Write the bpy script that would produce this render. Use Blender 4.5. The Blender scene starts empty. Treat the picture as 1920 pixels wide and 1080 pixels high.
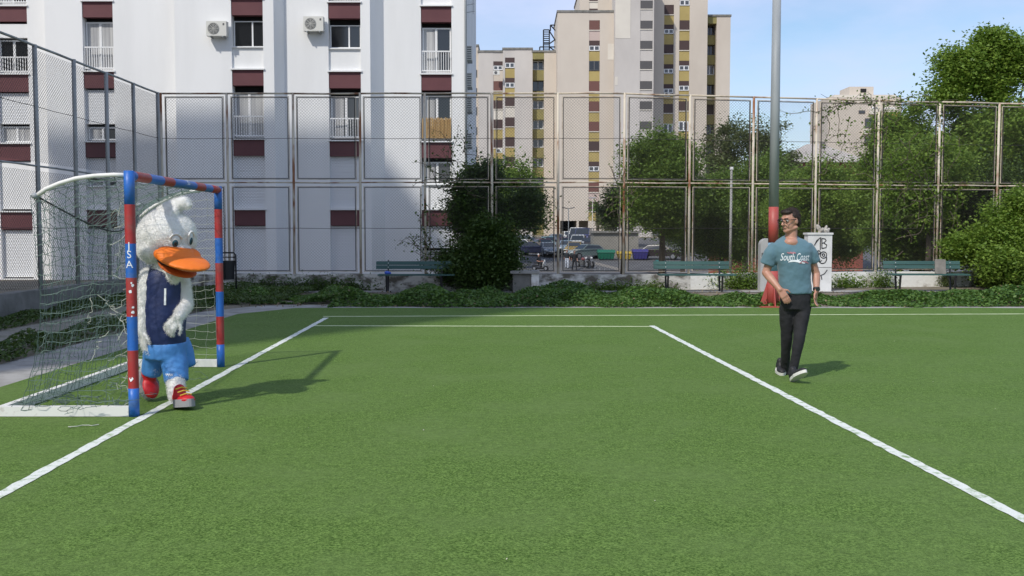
import bpy, bmesh, math, random
import numpy as np
from mathutils import Vector, Matrix
from mathutils.bvhtree import BVHTree

R = math.radians
scene = bpy.context.scene
COL = scene.collection

# ------------------------------------------------------------------ camera
CAM_H, FPX, HOR = 1.53, 1900.0, 430.0
TH = math.atan((540 - HOR) / FPX)
cam_d = bpy.data.cameras.new('camera')
cam = bpy.data.objects.new('camera', cam_d)
COL.objects.link(cam)
cam.location = (0, 0, CAM_H)
cam.rotation_euler = (math.pi / 2 - TH, 0, 0)
cam_d.sensor_width = 36
cam_d.lens = 36 * FPX / 1920
cam_d.clip_start = 0.1
cam_d.clip_end = 3000
scene.camera = cam
scene.render.resolution_x, scene.render.resolution_y = 1024, 576

# ------------------------------------------------------------------ sky, sun, exposure
SUN = Vector((-1.06, -1.5, 2.0)).normalized()        # towards the sun
sun_el = math.asin(SUN.z)
sun_rot = math.atan2(SUN.x, SUN.y) % (2 * math.pi)
w = bpy.data.worlds.new('World')
scene.world = w
w.use_nodes = True
nt = w.node_tree
nt.nodes.clear()
out = nt.nodes.new('ShaderNodeOutputWorld')
bg = nt.nodes.new('ShaderNodeBackground')
sky = nt.nodes.new('ShaderNodeTexSky')
sky.sky_type = 'NISHITA'
sky.sun_disc = False
sky.sun_elevation = sun_el
sky.sun_rotation = sun_rot
sky.air_density = 1.0
sky.dust_density = 1.2
sky.ozone_density = 2.6
tc = nt.nodes.new('ShaderNodeTexCoord')
mp = nt.nodes.new('ShaderNodeMapping')
mp.inputs['Scale'].default_value = (1.2, 1.2, 3.4)
nz = nt.nodes.new('ShaderNodeTexNoise')
nz.inputs['Scale'].default_value = 2.2
nz.inputs['Detail'].default_value = 6
nz.inputs['Roughness'].default_value = 0.55
rp = nt.nodes.new('ShaderNodeValToRGB')
rp.color_ramp.elements[0].position = 0.40
rp.color_ramp.elements[0].color = (0.0, 0.0, 0.0, 1)
rp.color_ramp.elements[1].position = 0.62
rp.color_ramp.elements[1].color = (0.85, 0.85, 0.85, 1)
mx = nt.nodes.new('ShaderNodeMixRGB')
mx.inputs['Color2'].default_value = (4.2, 4.75, 6.5, 1)
nt.links.new(tc.outputs['Generated'], mp.inputs['Vector'])
nt.links.new(mp.outputs['Vector'], nz.inputs['Vector'])
nt.links.new(nz.outputs['Fac'], rp.inputs['Fac'])
nt.links.new(rp.outputs['Color'], mx.inputs['Fac'])
nt.links.new(sky.outputs['Color'], mx.inputs['Color1'])
nt.links.new(mx.outputs['Color'], bg.inputs['Color'])
bg.inputs['Strength'].default_value = 0.15
nt.links.new(bg.outputs['Background'], out.inputs['Surface'])

sl = bpy.data.lights.new('sun', 'SUN')
sl.energy = 2.9
sl.angle = R(1.3)
sl.color = (1.0, 0.955, 0.88)
so = bpy.data.objects.new('sun', sl)
COL.objects.link(so)
so.location = SUN * 60
so.rotation_euler = SUN.to_track_quat('Z', 'Y').to_euler()

vs = scene.view_settings
vs.view_transform = 'Standard'
vs.look = 'None'
vs.exposure = 0.12
vs.gamma = 1.0
vs.use_curve_mapping = False


# ------------------------------------------------------------------ helpers
def P(px, py, Y):
    """world point seen at photograph pixel (px, py) at depth Y"""
    u, v = (px - 960) / FPX, (540 - py) / FPX
    d = Vector((u, v * math.sin(TH) + math.cos(TH), v * math.cos(TH) - math.sin(TH)))
    return Vector((0, 0, CAM_H)) + d * (Y / d.y)


def G(px, py, z=0.0):
    u, v = (px - 960) / FPX, (540 - py) / FPX
    d = Vector((u, v * math.sin(TH) + math.cos(TH), v * math.cos(TH) - math.sin(TH)))
    return Vector((0, 0, CAM_H)) + d * ((z - CAM_H) / d.z)


def XA(px, Y, py=200):
    return P(px, py, Y).x


def ZA(py, Y):
    return P(960, py, Y).z


class MB:
    def __init__(s):
        s.v, s.f, s.m = [], [], []

    def add(s, vs_, fs, mi=0):
        o = len(s.v)
        s.v += [tuple(a) for a in vs_]
        for f in fs:
            s.f.append(tuple(o + i for i in f))
            s.m.append(mi)
        return s

    def box(s, x0, x1, y0, y1, z0, z1, mi=0):
        vs_ = [(x, y, z) for z in (z0, z1) for y in (y0, y1) for x in (x0, x1)]
        return s.add(vs_, [(0, 2, 3, 1), (4, 5, 7, 6), (0, 1, 5, 4), (2, 6, 7, 3), (0, 4, 6, 2), (1, 3, 7, 5)], mi)

    def obox(s, c, size, rot=None, mi=0):
        hx, hy, hz = size[0] / 2, size[1] / 2, size[2] / 2
        M = rot if rot is not None else Matrix.Identity(3)
        c = Vector(c)
        vs_ = [c + M @ Vector((x, y, z)) for z in (-hz, hz) for y in (-hy, hy) for x in (-hx, hx)]
        return s.add(vs_, [(0, 2, 3, 1), (4, 5, 7, 6), (0, 1, 5, 4), (2, 6, 7, 3), (0, 4, 6, 2), (1, 3, 7, 5)], mi)

    def tube(s, pts, r, n=8, mi=0, cap=True):
        pts = [Vector(p) for p in pts]
        rs = r if isinstance(r, (list, tuple)) else [r] * len(pts)
        rings = []
        prev = None
        for i, p in enumerate(pts):
            a = pts[max(i - 1, 0)]
            b = pts[min(i + 1, len(pts) - 1)]
            t = (b - a)
            t = t.normalized() if t.length > 1e-9 else Vector((0, 0, 1))
            if prev is None:
                ref = Vector((0, 0, 1)) if abs(t.z) < 0.9 else Vector((1, 0, 0))
                side = t.cross(ref).normalized()
            else:
                side = (prev - t * prev.dot(t))
                side = side.normalized() if side.length > 1e-6 else t.orthogonal().normalized()
            prev = side
            up = side.cross(t)
            rings.append([p + (side * math.cos(2 * math.pi * k / n) + up * math.sin(2 * math.pi * k / n)) * rs[i] for k in range(n)])
        vs_ = [q for rg in rings for q in rg]
        fs = []
        for i in range(len(rings) - 1):
            for k in range(n):
                k2 = (k + 1) % n
                fs.append((i * n + k, i * n + k2, (i + 1) * n + k2, (i + 1) * n + k))
        if cap:
            fs.append(tuple(range(n - 1, -1, -1)))
            fs.append(tuple((len(rings) - 1) * n + k for k in range(n)))
        return s.add(vs_, fs, mi)

    def caps(s, p0, p1, r0, r1, n=12, mi=0):
        """capsule with round ends"""
        p0, p1 = Vector(p0), Vector(p1)
        t = (p1 - p0)
        if t.length < 1e-6:
            t = Vector((0, 0, 1e-4))
        t.normalize()
        pts, rs = [], []
        for a in (80, 55, 25):
            pts.append(p0 - t * r0 * math.sin(R(a))); rs.append(r0 * math.cos(R(a)))
        pts.append(p0); rs.append(r0)
        pts.append(p1); rs.append(r1)
        for a in (25, 55, 80):
            pts.append(p1 + t * r1 * math.sin(R(a))); rs.append(r1 * math.cos(R(a)))
        return s.tube(pts, rs, n, mi)

    def chain(s, pts, rs, n=12, mi=0):
        for i in range(len(pts) - 1):
            s.caps(pts[i], pts[i + 1], rs[i], rs[i + 1], n, mi)
        return s

    def ell(s, c, rad, rot=None, n=20, m=12, mi=0):
        c = Vector(c)
        M = rot if rot is not None else Matrix.Identity(3)
        vs_, fs = [], []
        for i in range(1, m):
            th = math.pi * i / m
            for k in range(n):
                ph = 2 * math.pi * k / n
                vs_.append(c + M @ Vector((rad[0] * math.sin(th) * math.cos(ph), rad[1] * math.sin(th) * math.sin(ph), rad[2] * math.cos(th))))
        a = len(vs_); vs_.append(c + M @ Vector((0, 0, rad[2])))
        b = len(vs_); vs_.append(c + M @ Vector((0, 0, -rad[2])))
        for i in range(m - 2):
            for k in range(n):
                k2 = (k + 1) % n
                fs.append((i * n + k, (i + 1) * n + k, (i + 1) * n + k2, i * n + k2))
        for k in range(n):
            k2 = (k + 1) % n
            fs.append((a, k, k2))
            fs.append((b, (m - 2) * n + k2, (m - 2) * n + k))
        return s.add(vs_, fs, mi)

    def loft(s, secs, n=28, p=2.4, mi=0):
        """horizontal rings: (centre, rx, ry, tilt)"""
        rings = []
        for c, rx, ry, tilt in secs:
            rg = []
            for k in range(n):
                a = 2 * math.pi * k / n
                ca, sa = math.cos(a), math.sin(a)
                x = math.copysign(abs(ca) ** (2 / p), ca)
                y = math.copysign(abs(sa) ** (2 / p), sa)
                rg.append(Vector((c[0] + rx * x, c[1] + ry * y, c[2] + tilt * y)))
            rings.append(rg)
        vs_ = [q for rg in rings for q in rg]
        fs = []
        for i in range(len(rings) - 1):
            for k in range(n):
                k2 = (k + 1) % n
                fs.append((i * n + k, i * n + k2, (i + 1) * n + k2, (i + 1) * n + k))
        fs.append(tuple(range(n - 1, -1, -1)))
        fs.append(tuple((len(rings) - 1) * n + k for k in range(n)))
        return s.add(vs_, fs, mi)

    def quad(s, a, b, c, d, mi=0):
        return s.add([a, b, c, d], [(0, 1, 2, 3)], mi)

    def prism(s, poly, z0, z1, mi=0):
        n = len(poly)
        vs_ = [(x, y, z0) for x, y in poly] + [(x, y, z1) for x, y in poly]
        fs = [tuple(range(n - 1, -1, -1)), tuple(range(n, 2 * n))]
        for k in range(n):
            k2 = (k + 1) % n
            fs.append((k, k2, n + k2, n + k))
        return s.add(vs_, fs, mi)

    def mesh(s, name, mats, smooth=False, fix=False):
        me = bpy.data.meshes.new(name)
        me.from_pydata(s.v, [], s.f)
        for m in (mats if isinstance(mats, (list, tuple)) else [mats]):
            me.materials.append(m)
        me.polygons.foreach_set('material_index', s.m)
        if smooth:
            me.polygons.foreach_set('use_smooth', [True] * len(s.f))
        if fix:
            bm = bmesh.new(); bm.from_mesh(me)
            bmesh.ops.recalc_face_normals(bm, faces=bm.faces)
            bm.to_mesh(me); bm.free()
        me.update()
        return me

    def build(s, name, mats, parent=None, smooth=False, fix=False):
        return link(name, s.mesh(name, mats, smooth, fix), parent)


def link(name, me, parent=None):
    o = bpy.data.objects.new(name, me)
    COL.objects.link(o)
    if parent is not None:
        o.parent = parent
        w_ = Vector((0, 0, 0))
        q = parent
        while q is not None:
            w_ += q.location
            q = q.parent
        o.location = -w_            # meshes are made in world coordinates
    return o


def tag(o, label=None, cat=None, group=None, kind=None):
    if label: o['label'] = label
    if cat: o['category'] = cat
    if group: o['group'] = group
    if kind: o['kind'] = kind
    return o


def thing(name, label, cat, loc, group=None):
    o = bpy.data.objects.new(name, None)
    o.empty_display_size = 0.2
    COL.objects.link(o)
    o.location = loc
    return tag(o, label, cat, group)


def copy_tree(o, parent=None):
    c = o.copy(); COL.objects.link(c); c.parent = parent
    for ch in o.children:
        copy_tree(ch, c)
    return c


# ------------------------------------------------------------------ materials
def mat(name, col, rough=0.75, col2=None, scale=6.0, detail=5, lo=0.35, hi=0.65, bump=0.0, bscale=None, metal=0.0,
        stretch=None, spec=0.5, sheen=0.0, coords='Object', dist=0.01):
    m = bpy.data.materials.new(name)
    m.use_nodes = True
    t = m.node_tree
    b = t.nodes['Principled BSDF']
    b.inputs['Base Color'].default_value = (*col, 1)
    b.inputs['Roughness'].default_value = rough
    b.inputs['Metallic'].default_value = metal
    b.inputs['Specular IOR Level'].default_value = spec
    if sheen:
        b.inputs['Sheen Weight'].default_value = sheen
        b.inputs['Sheen Roughness'].default_value = 0.5
    vec = None
    if col2 or bump:
        tc_ = t.nodes.new('ShaderNodeTexCoord')
        vec = tc_.outputs[coords]
        if stretch:
            mp_ = t.nodes.new('ShaderNodeMapping')
            mp_.inputs['Scale'].default_value = stretch
            t.links.new(vec, mp_.inputs['Vector'])
            vec = mp_.outputs['Vector']
    if col2:
        n_ = t.nodes.new('ShaderNodeTexNoise')
        n_.inputs['Scale'].default_value = scale
        n_.inputs['Detail'].default_value = detail
        n_.inputs['Roughness'].default_value = 0.6
        r_ = t.nodes.new('ShaderNodeValToRGB')
        r_.color_ramp.elements[0].position = lo
        r_.color_ramp.elements[0].color = (*col, 1)
        r_.color_ramp.elements[1].position = hi
        r_.color_ramp.elements[1].color = (*col2, 1)
        t.links.new(vec, n_.inputs['Vector'])
        t.links.new(n_.outputs['Fac'], r_.inputs['Fac'])
        t.links.new(r_.outputs['Color'], b.inputs['Base Color'])
    if bump:
        n2 = t.nodes.new('ShaderNodeTexNoise')
        n2.inputs['Scale'].default_value = bscale or scale * 4
        n2.inputs['Detail'].default_value = 4
        bp = t.nodes.new('ShaderNodeBump')
        bp.inputs['Strength'].default_value = bump
        bp.inputs['Distance'].default_value = dist
        t.links.new(vec, n2.inputs['Vector'])
        t.links.new(n2.outputs['Fac'], bp.inputs['Height'])
        t.links.new(bp.outputs['Normal'], b.inputs['Normal'])
    return m


def leaf_mat(name, c1, c2, trans=0.3, rough=0.5):
    m = bpy.data.materials.new(name)
    m.use_nodes = True
    t = m.node_tree
    b = t.nodes['Principled BSDF']
    o_ = t.nodes['Material Output']
    g = t.nodes.new('ShaderNodeNewGeometry')
    r_ = t.nodes.new('ShaderNodeValToRGB')
    r_.color_ramp.elements[0].color = (*c1, 1)
    r_.color_ramp.elements[1].color = (*c2, 1)
    t.links.new(g.outputs['Random Per Island'], r_.inputs['Fac'])
    b.inputs['Roughness'].default_value = rough
    b.inputs['Specular IOR Level'].default_value = 0.35
    t.links.new(r_.outputs['Color'], b.inputs['Base Color'])
    tr = t.nodes.new('ShaderNodeBsdfTranslucent')
    h = t.nodes.new('ShaderNodeHueSaturation')
    h.inputs['Value'].default_value = 1.5
    h.inputs['Hue'].default_value = 0.485
    t.links.new(r_.outputs['Color'], h.inputs['Color'])
    t.links.new(h.outputs['Color'], tr.inputs['Color'])
    ms = t.nodes.new('ShaderNodeMixShader')
    ms.inputs['Fac'].default_value = trans
    t.links.new(b.outputs['BSDF'], ms.inputs[1])
    t.links.new(tr.outputs['BSDF'], ms.inputs[2])
    t.links.new(ms.outputs['Shader'], o_.inputs['Surface'])
    return m


def turf_mat(name, c1, c2, c3):
    """short artificial turf: blade-sized speckle, broad mottling, strong fine relief"""
    m = bpy.data.materials.new(name)
    m.use_nodes = True
    t = m.node_tree
    b = t.nodes['Principled BSDF']
    b.inputs['Roughness'].default_value = 0.8
    b.inputs['Specular IOR Level'].default_value = 0.08
    tc_ = t.nodes.new('ShaderNodeTexCoord')
    n1 = t.nodes.new('ShaderNodeTexNoise'); n1.inputs['Scale'].default_value = 78; n1.inputs['Detail'].default_value = 3; n1.inputs['Roughness'].default_value = 0.75
    n2 = t.nodes.new('ShaderNodeTexNoise'); n2.inputs['Scale'].default_value = 0.9; n2.inputs['Detail'].default_value = 7; n2.inputs['Roughness'].default_value = 0.65
    n3 = t.nodes.new('ShaderNodeTexNoise'); n3.inputs['Scale'].default_value = 17; n3.inputs['Detail'].default_value = 3
    for n_ in (n1, n2, n3):
        t.links.new(tc_.outputs['Object'], n_.inputs['Vector'])
    r1 = t.nodes.new('ShaderNodeValToRGB')
    r1.color_ramp.elements[0].position = 0.36; r1.color_ramp.elements[0].color = (*c1, 1)
    r1.color_ramp.elements[1].position = 0.66; r1.color_ramp.elements[1].color = (*c2, 1)
    t.links.new(n1.outputs['Fac'], r1.inputs['Fac'])
    r2 = t.nodes.new('ShaderNodeValToRGB')
    r2.color_ramp.elements[0].position = 0.42; r2.color_ramp.elements[0].color = (0, 0, 0, 1)
    r2.color_ramp.elements[1].position = 0.68; r2.color_ramp.elements[1].color = (0.8, 0.8, 0.8, 1)
    t.links.new(n2.outputs['Fac'], r2.inputs['Fac'])
    mx_ = t.nodes.new('ShaderNodeMixRGB'); mx_.inputs['Color2'].default_value = (*c3, 1)
    t.links.new(r2.outputs['Color'], mx_.inputs['Fac']); t.links.new(r1.outputs['Color'], mx_.inputs['Color1'])
    mx2 = t.nodes.new('ShaderNodeMixRGB'); mx2.blend_type = 'OVERLAY'; mx2.inputs['Fac'].default_value = 0.3
    t.links.new(mx_.outputs['Color'], mx2.inputs['Color1']); t.links.new(n3.outputs['Fac'], mx2.inputs['Color2'])
    t.links.new(mx2.outputs['Color'], b.inputs['Base Color'])
    bp = t.nodes.new('ShaderNodeBump'); bp.inputs['Strength'].default_value = 0.7; bp.inputs['Distance'].default_value = 0.006
    t.links.new(n1.outputs['Fac'], bp.inputs['Height']); t.links.new(bp.outputs['Normal'], b.inputs['Normal'])
    return m


def slat_mat(name, col, period, rough=0.6):
    """roller shutter: fine horizontal ribs as relief"""
    m = mat(name, col, rough)
    t = m.node_tree
    b = t.nodes['Principled BSDF']
    tc_ = t.nodes.new('ShaderNodeTexCoord')
    wv = t.nodes.new('ShaderNodeTexWave'); wv.bands_direction = 'Z'; wv.inputs['Scale'].default_value = 0.314 / period
    bp = t.nodes.new('ShaderNodeBump'); bp.inputs['Strength'].default_value = 0.6; bp.inputs['Distance'].default_value = 0.012
    t.links.new(tc_.outputs['Object'], wv.inputs['Vector']); t.links.new(wv.outputs['Fac'], bp.inputs['Height'])
    t.links.new(bp.outputs['Normal'], b.inputs['Normal'])
    return m


def glass_mat(name, col, rough=0.06):
    m = mat(name, col, rough)
    m.node_tree.nodes['Principled BSDF'].inputs['Specular IOR Level'].default_value = 0.8
    return m


M = {}
M['turf'] = turf_mat('turf', (0.034, 0.077, 0.011), (0.176, 0.278, 0.068), (0.120, 0.188, 0.053))
M['line'] = mat('line_paint', (0.72, 0.75, 0.69), 0.85, (0.26, 0.37, 0.18), 15, 12, 0.50, 0.70, 0.6, 90)
M['line_far'] = mat('faded_line_paint', (0.62, 0.70, 0.42), 0.8, (0.36, 0.48, 0.20), 9, 4, 0.45, 0.8)
M['soil'] = mat('soil', (0.13, 0.11, 0.075), 0.95, (0.23, 0.20, 0.15), 1.3, 8, 0.35, 0.65, 0.6, 14, dist=0.04)
M['dirt'] = mat('dirt', (0.27, 0.25, 0.21), 0.95, (0.15, 0.15, 0.09), 1.8, 8, 0.45, 0.7, 0.6, 20, dist=0.03)
M['path'] = mat('path_concrete', (0.36, 0.35, 0.33), 0.9, (0.21, 0.20, 0.18), 2.4, 9, 0.4, 0.68, 0.5, 40)
M['asphalt'] = mat('asphalt', (0.075, 0.075, 0.078), 0.9, (0.11, 0.11, 0.11), 0.7, 6)
M['pave'] = mat('paving', (0.22, 0.21, 0.20), 0.9, (0.30, 0.28, 0.26), 1.0, 6)
M['wall_old'] = mat('peeling_wall', (0.62, 0.60, 0.55), 0.9, (0.13, 0.115, 0.09), 3.2, 10, 0.43, 0.60, 0.7, 12, stretch=(1, 1, 1.6), dist=0.02)
M['wall_white'] = mat('whitewash', (0.80, 0.79, 0.74), 0.9, (0.34, 0.30, 0.25), 2.6, 10, 0.55, 0.72, 0.5, 12, dist=0.02)
M['wall_conc'] = mat('grey_concrete', (0.24, 0.23, 0.21), 0.9, (0.12, 0.12, 0.10), 2.0, 9, 0.4, 0.7, 0.6, 16, dist=0.02)
M['render'] = mat('white_render', (0.83, 0.83, 0.82), 0.9, (0.71, 0.71, 0.70), 0.55, 9, 0.42, 0.85, 0.15, 30, stretch=(1, 1, 0.16))
M['burg'] = mat('burgundy_panel', (0.110, 0.034, 0.040), 0.65, (0.135, 0.045, 0.050), 0.8, 5)
M['white'] = mat('white_frame', (0.80, 0.80, 0.79), 0.45)
M['glass'] = glass_mat('dark_glass', (0.012, 0.013, 0.015))
M['glass_grey'] = glass_mat('grey_glass', (0.06, 0.065, 0.07), 0.12)
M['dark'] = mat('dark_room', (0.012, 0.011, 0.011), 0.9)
M['shut_w'] = slat_mat('white_shutter', (0.74, 0.75, 0.76), 0.06)
M['shut_b'] = slat_mat('brown_shutter', (0.060, 0.032, 0.028), 0.08)
M['shut_r'] = slat_mat('red_shutter', (0.150, 0.062, 0.048), 0.08)
M['shut_g'] = slat_mat('grey_shutter', (0.085, 0.080, 0.078), 0.08)
M['curtain'] = mat('curtain', (0.52, 0.52, 0.51), 0.9, (0.30, 0.30, 0.31), 7, 3, 0.4, 0.65, stretch=(1, 1, 0.03))
M['bamboo'] = mat('bamboo', (0.55, 0.36, 0.15), 0.7, (0.34, 0.20, 0.08), 22, 3, 0.4, 0.65, stretch=(1, 1, 0.05))
M['ac'] = mat('ac_plastic', (0.66, 0.65, 0.60), 0.5)
M['ac_dark'] = mat('ac_grille', (0.10, 0.10, 0.10), 0.5)
M['beige'] = mat('beige_render', (0.60, 0.53, 0.445), 0.9, (0.51, 0.445, 0.37), 0.16, 9, 0.38, 0.72, 0.1, 9, stretch=(1, 1, 0.5))
M['beige2'] = mat('weathered_render', (0.57, 0.53, 0.485), 0.9, (0.46, 0.425, 0.39), 0.22, 9, 0.36, 0.7, stretch=(1, 1, 0.5))
M['cream'] = mat('cream_patch', (0.68, 0.63, 0.54), 0.9, (0.62, 0.57, 0.49), 0.3, 5)
M['ochre'] = mat('ochre_panel', (0.43, 0.335, 0.125), 0.85, (0.36, 0.275, 0.10), 0.4, 6)
M['olive'] = mat('olive_panel', (0.28, 0.245, 0.09), 0.85, (0.22, 0.19, 0.08), 0.4, 6)
M['pink'] = mat('pink_panel', (0.52, 0.41, 0.36), 0.85)
M['rooftile'] = mat('pale_roof', (0.46, 0.42, 0.38), 0.9, (0.34, 0.31, 0.28), 0.6, 7)
M['redwall'] = mat('red_wall', (0.30, 0.085, 0.055), 0.85, (0.22, 0.07, 0.05), 0.7, 6)
M['orange'] = mat('orange_panel', (0.52, 0.26, 0.06), 0.8)
M['steel'] = mat('galvanised', (0.34, 0.36, 0.37), 0.55, (0.26, 0.28, 0.29), 5, 6, stretch=(1, 1, 0.15))
M['post_grey'] = mat('grey_post', (0.36, 0.36, 0.35), 0.7, (0.20, 0.19, 0.17), 4, 8, 0.45, 0.72, stretch=(1, 1, 0.3))
M['post_rust'] = mat('rusty_cream_post', (0.62, 0.55, 0.44), 0.7, (0.26, 0.105, 0.045), 3.0, 8, 0.48, 0.62, stretch=(1, 1, 0.35), coords='Object')
M['frame_cream'] = mat('cream_frame', (0.58, 0.50, 0.39), 0.75, (0.22, 0.10, 0.05), 2.6, 8, 0.48, 0.66)
M['wire'] = mat('chain_link_wire', (0.060, 0.056, 0.050), 0.8)
M['wire_dark'] = mat('dark_wire', (0.05, 0.045, 0.04), 0.7)
M['bench'] = mat('bench_green', (0.022, 0.075, 0.068), 0.6, (0.040, 0.105, 0.092), 4, 5, stretch=(0.2, 1, 1))
M['black'] = mat('black_metal', (0.012, 0.012, 0.013), 0.5)
M['bolt'] = mat('bolt_metal', (0.6, 0.6, 0.58), 0.4, metal=0.6)
M['bark'] = mat('bark', (0.085, 0.065, 0.045), 0.95, (0.15, 0.125, 0.095), 7, 6, stretch=(1, 1, 0.25), bump=0.8, bscale=14, dist=0.03)
M['leaf_dark'] = leaf_mat('leaf_dark', (0.034, 0.070, 0.013), (0.088, 0.145, 0.030), 0.30)
M['leaf_mid'] = leaf_mat('leaf_mid', (0.060, 0.122, 0.016), (0.180, 0.275, 0.048), 0.38)
M['leaf_bright'] = leaf_mat('leaf_bright', (0.085, 0.165, 0.020), (0.235, 0.345, 0.060), 0.42)
M['leaf_dull'] = leaf_mat('leaf_dull', (0.065, 0.095, 0.030), (0.140, 0.170, 0.060), 0.3)
M['leaf_cover'] = leaf_mat('leaf_cover', (0.036, 0.095, 0.016), (0.130, 0.230, 0.045), 0.3)
M['blue'] = mat('goal_blue', (0.020, 0.130, 0.48), 0.45, (0.075, 0.15, 0.34), 7, 10, 0.50, 0.74, 0.2, 30)
M['red'] = mat('goal_red', (0.38, 0.032, 0.032), 0.48, (0.26, 0.085, 0.07), 7, 10, 0.50, 0.74, 0.2, 30)
M['goal_white'] = mat('chipped_white', (0.74, 0.73, 0.69), 0.55, (0.32, 0.25, 0.20), 4, 8, 0.60, 0.72)
M['net'] = mat('net_cord', (0.13, 0.185, 0.16), 0.85)
M['net_white'] = mat('white_cord', (0.42, 0.44, 0.37), 0.85)
M['rope'] = mat('dark_rope', (0.04, 0.045, 0.045), 0.85)
M['pole_red'] = mat('pole_red', (0.44, 0.070, 0.060), 0.5, (0.38, 0.085, 0.070), 4, 5)
M['pole_blue'] = mat('pole_blue', (0.20, 0.36, 0.50), 0.5)

# ================================================================== SETTING: ground
ST = [(-80, 0), (27.5, 0), (31, -0.12), (60, -1.25), (92, -2.25), (98, -1.5), (112, -0.8), (136, 0.35), (160, 1.0), (1800, 3.0)]


def ground_z(y):
    for (a, za), (b, zb) in zip(ST, ST[1:]):
        if y <= b:
            return za + (zb - za) * (y - a) / (b - a)
    return ST[-1][1]


def lot_y(py):
    """how far away the sloping parking lot is met at a given height in the view"""
    y = 92.0
    while y < 140 and HOR + FPX * (CAM_H - ground_z(y)) / y > py:
        y += .25
    return y


g = MB()
xs = [-900, -60, -20, 0, 20, 60, 900]
for i, (y, z) in enumerate(ST):
    for x in xs:
        g.v.append((x, y, z))
n = len(xs)
for i in range(len(ST) - 1):
    for k in range(n - 1):
        g.f.append((i * n + k, i * n + k + 1, (i + 1) * n + k + 1, (i + 1) * n + k)); g.m.append(0)
tag(g.build('ground', M['soil']), kind='structure')


def sheet(name, poly, z, m):
    b = MB()
    b.add([(x, y, z) for x, y in poly], [tuple(range(len(poly)))])
    return tag(b.build(name, m), kind='structure')


# parking lot and street, draped on the falling ground
b = MB()
ys = [70, 80, 92, 98, 105, 112, 124, 136]
for y in ys:
    z = ground_z(y) + 0.03
    b.v += [(-30, y, z), (60, y, z)]
for i in range(len(ys) - 1):
    b.f.append((2 * i, 2 * i + 1, 2 * i + 3, 2 * i + 2)); b.m.append(0)
tag(b.build('parking_lot', M['asphalt']), kind='structure')
b = MB()
for y in (66, 78):
    z = ground_z(y) + 0.12
    b.v += [(10, y, z), (60, y, z)]
b.f.append((0, 1, 3, 2)); b.m.append(0)
tag(b.build('pavement', M['pave']), kind='structure')

rng = random.Random(5)
# turf pitch: left edge by the path, far edge slightly wavy
far = [(x, 19.62 + 0.05 * math.sin(x * 1.7) + 0.03 * math.sin(x * 4.3)) for x in np.linspace(26, -4.2, 60)]
poly = [(-4.95, -14), (26, -14)] + far + [(-4.95, 18.2)]
sheet('pitch', poly, 0.008, M['turf'])
# far concrete edge strip peeping out behind the turf
sheet('edge_strip', [(-4.4, 19.4), (26, 19.4), (26, 19.95), (-4.4, 19.95)], 0.004, M['path'])
sheet('concrete_path', [(-5.75, -14), (-4.90, -14), (-4.90, 18.3), (-4.1, 19.75), (-2.9, 20.1), (-3.2, 20.5), (-5.0, 20.3), (-5.8, 18.6)], 0.005, M['path'])
sheet('dirt_path', [(-7.6, -14), (-6.45, -14), (-6.35, 17), (-6.5, 20.6), (-7.7, 20.0)], 0.004, M['dirt'])
sheet('bench_path', [(-8.6, 24.35), (16, 24.55), (16, 25.3), (-8.6, 25.2)], 0.012, M['path'])


def line(name, a, b_, wd, m, z=0.012):
    a, b_ = Vector((a[0], a[1])), Vector((b_[0], b_[1]))
    t = (b_ - a).normalized(); s = Vector((-t.y, t.x)) * wd / 2
    mb = MB()
    k = 160
    r2 = random.Random(name)
    for i in range(k + 1):
        p = a + (b_ - a) * i / k
        e1, e2 = 1 + r2.uniform(-.2, .14), 1 + r2.uniform(-.2, .14)
        mb.v += [(p.x + s.x * e1, p.y + s.y * e1, z), (p.x - s.x * e2, p.y - s.y * e2, z)]
    for i in range(k):
        mb.f.append((2 * i, 2 * i + 1, 2 * i + 3, 2 * i + 2)); mb.m.append(0)
    return tag(mb.build(name, m, fix=True), kind='structure')


gl_far, gl_near = G(612, 597), G(0, 931)
d_ = (gl_near - gl_far)
line('goal_line', gl_far, gl_far + d_ * 1.35, 0.085, M['line'])
ra, rb = G(1222, 612), G(1920, 977)
line('area_line', ra, ra + (rb - ra) * 1.3, 0.085, M['line'], 0.0125)
line('far_line', G(606, 594.5), G(2100, 589), 0.11, M['line_far'], 0.0115)
line('inner_line', G(584, 612.0), G(1226, 613.5), 0.10, M['line_far'], 0.0118)


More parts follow.
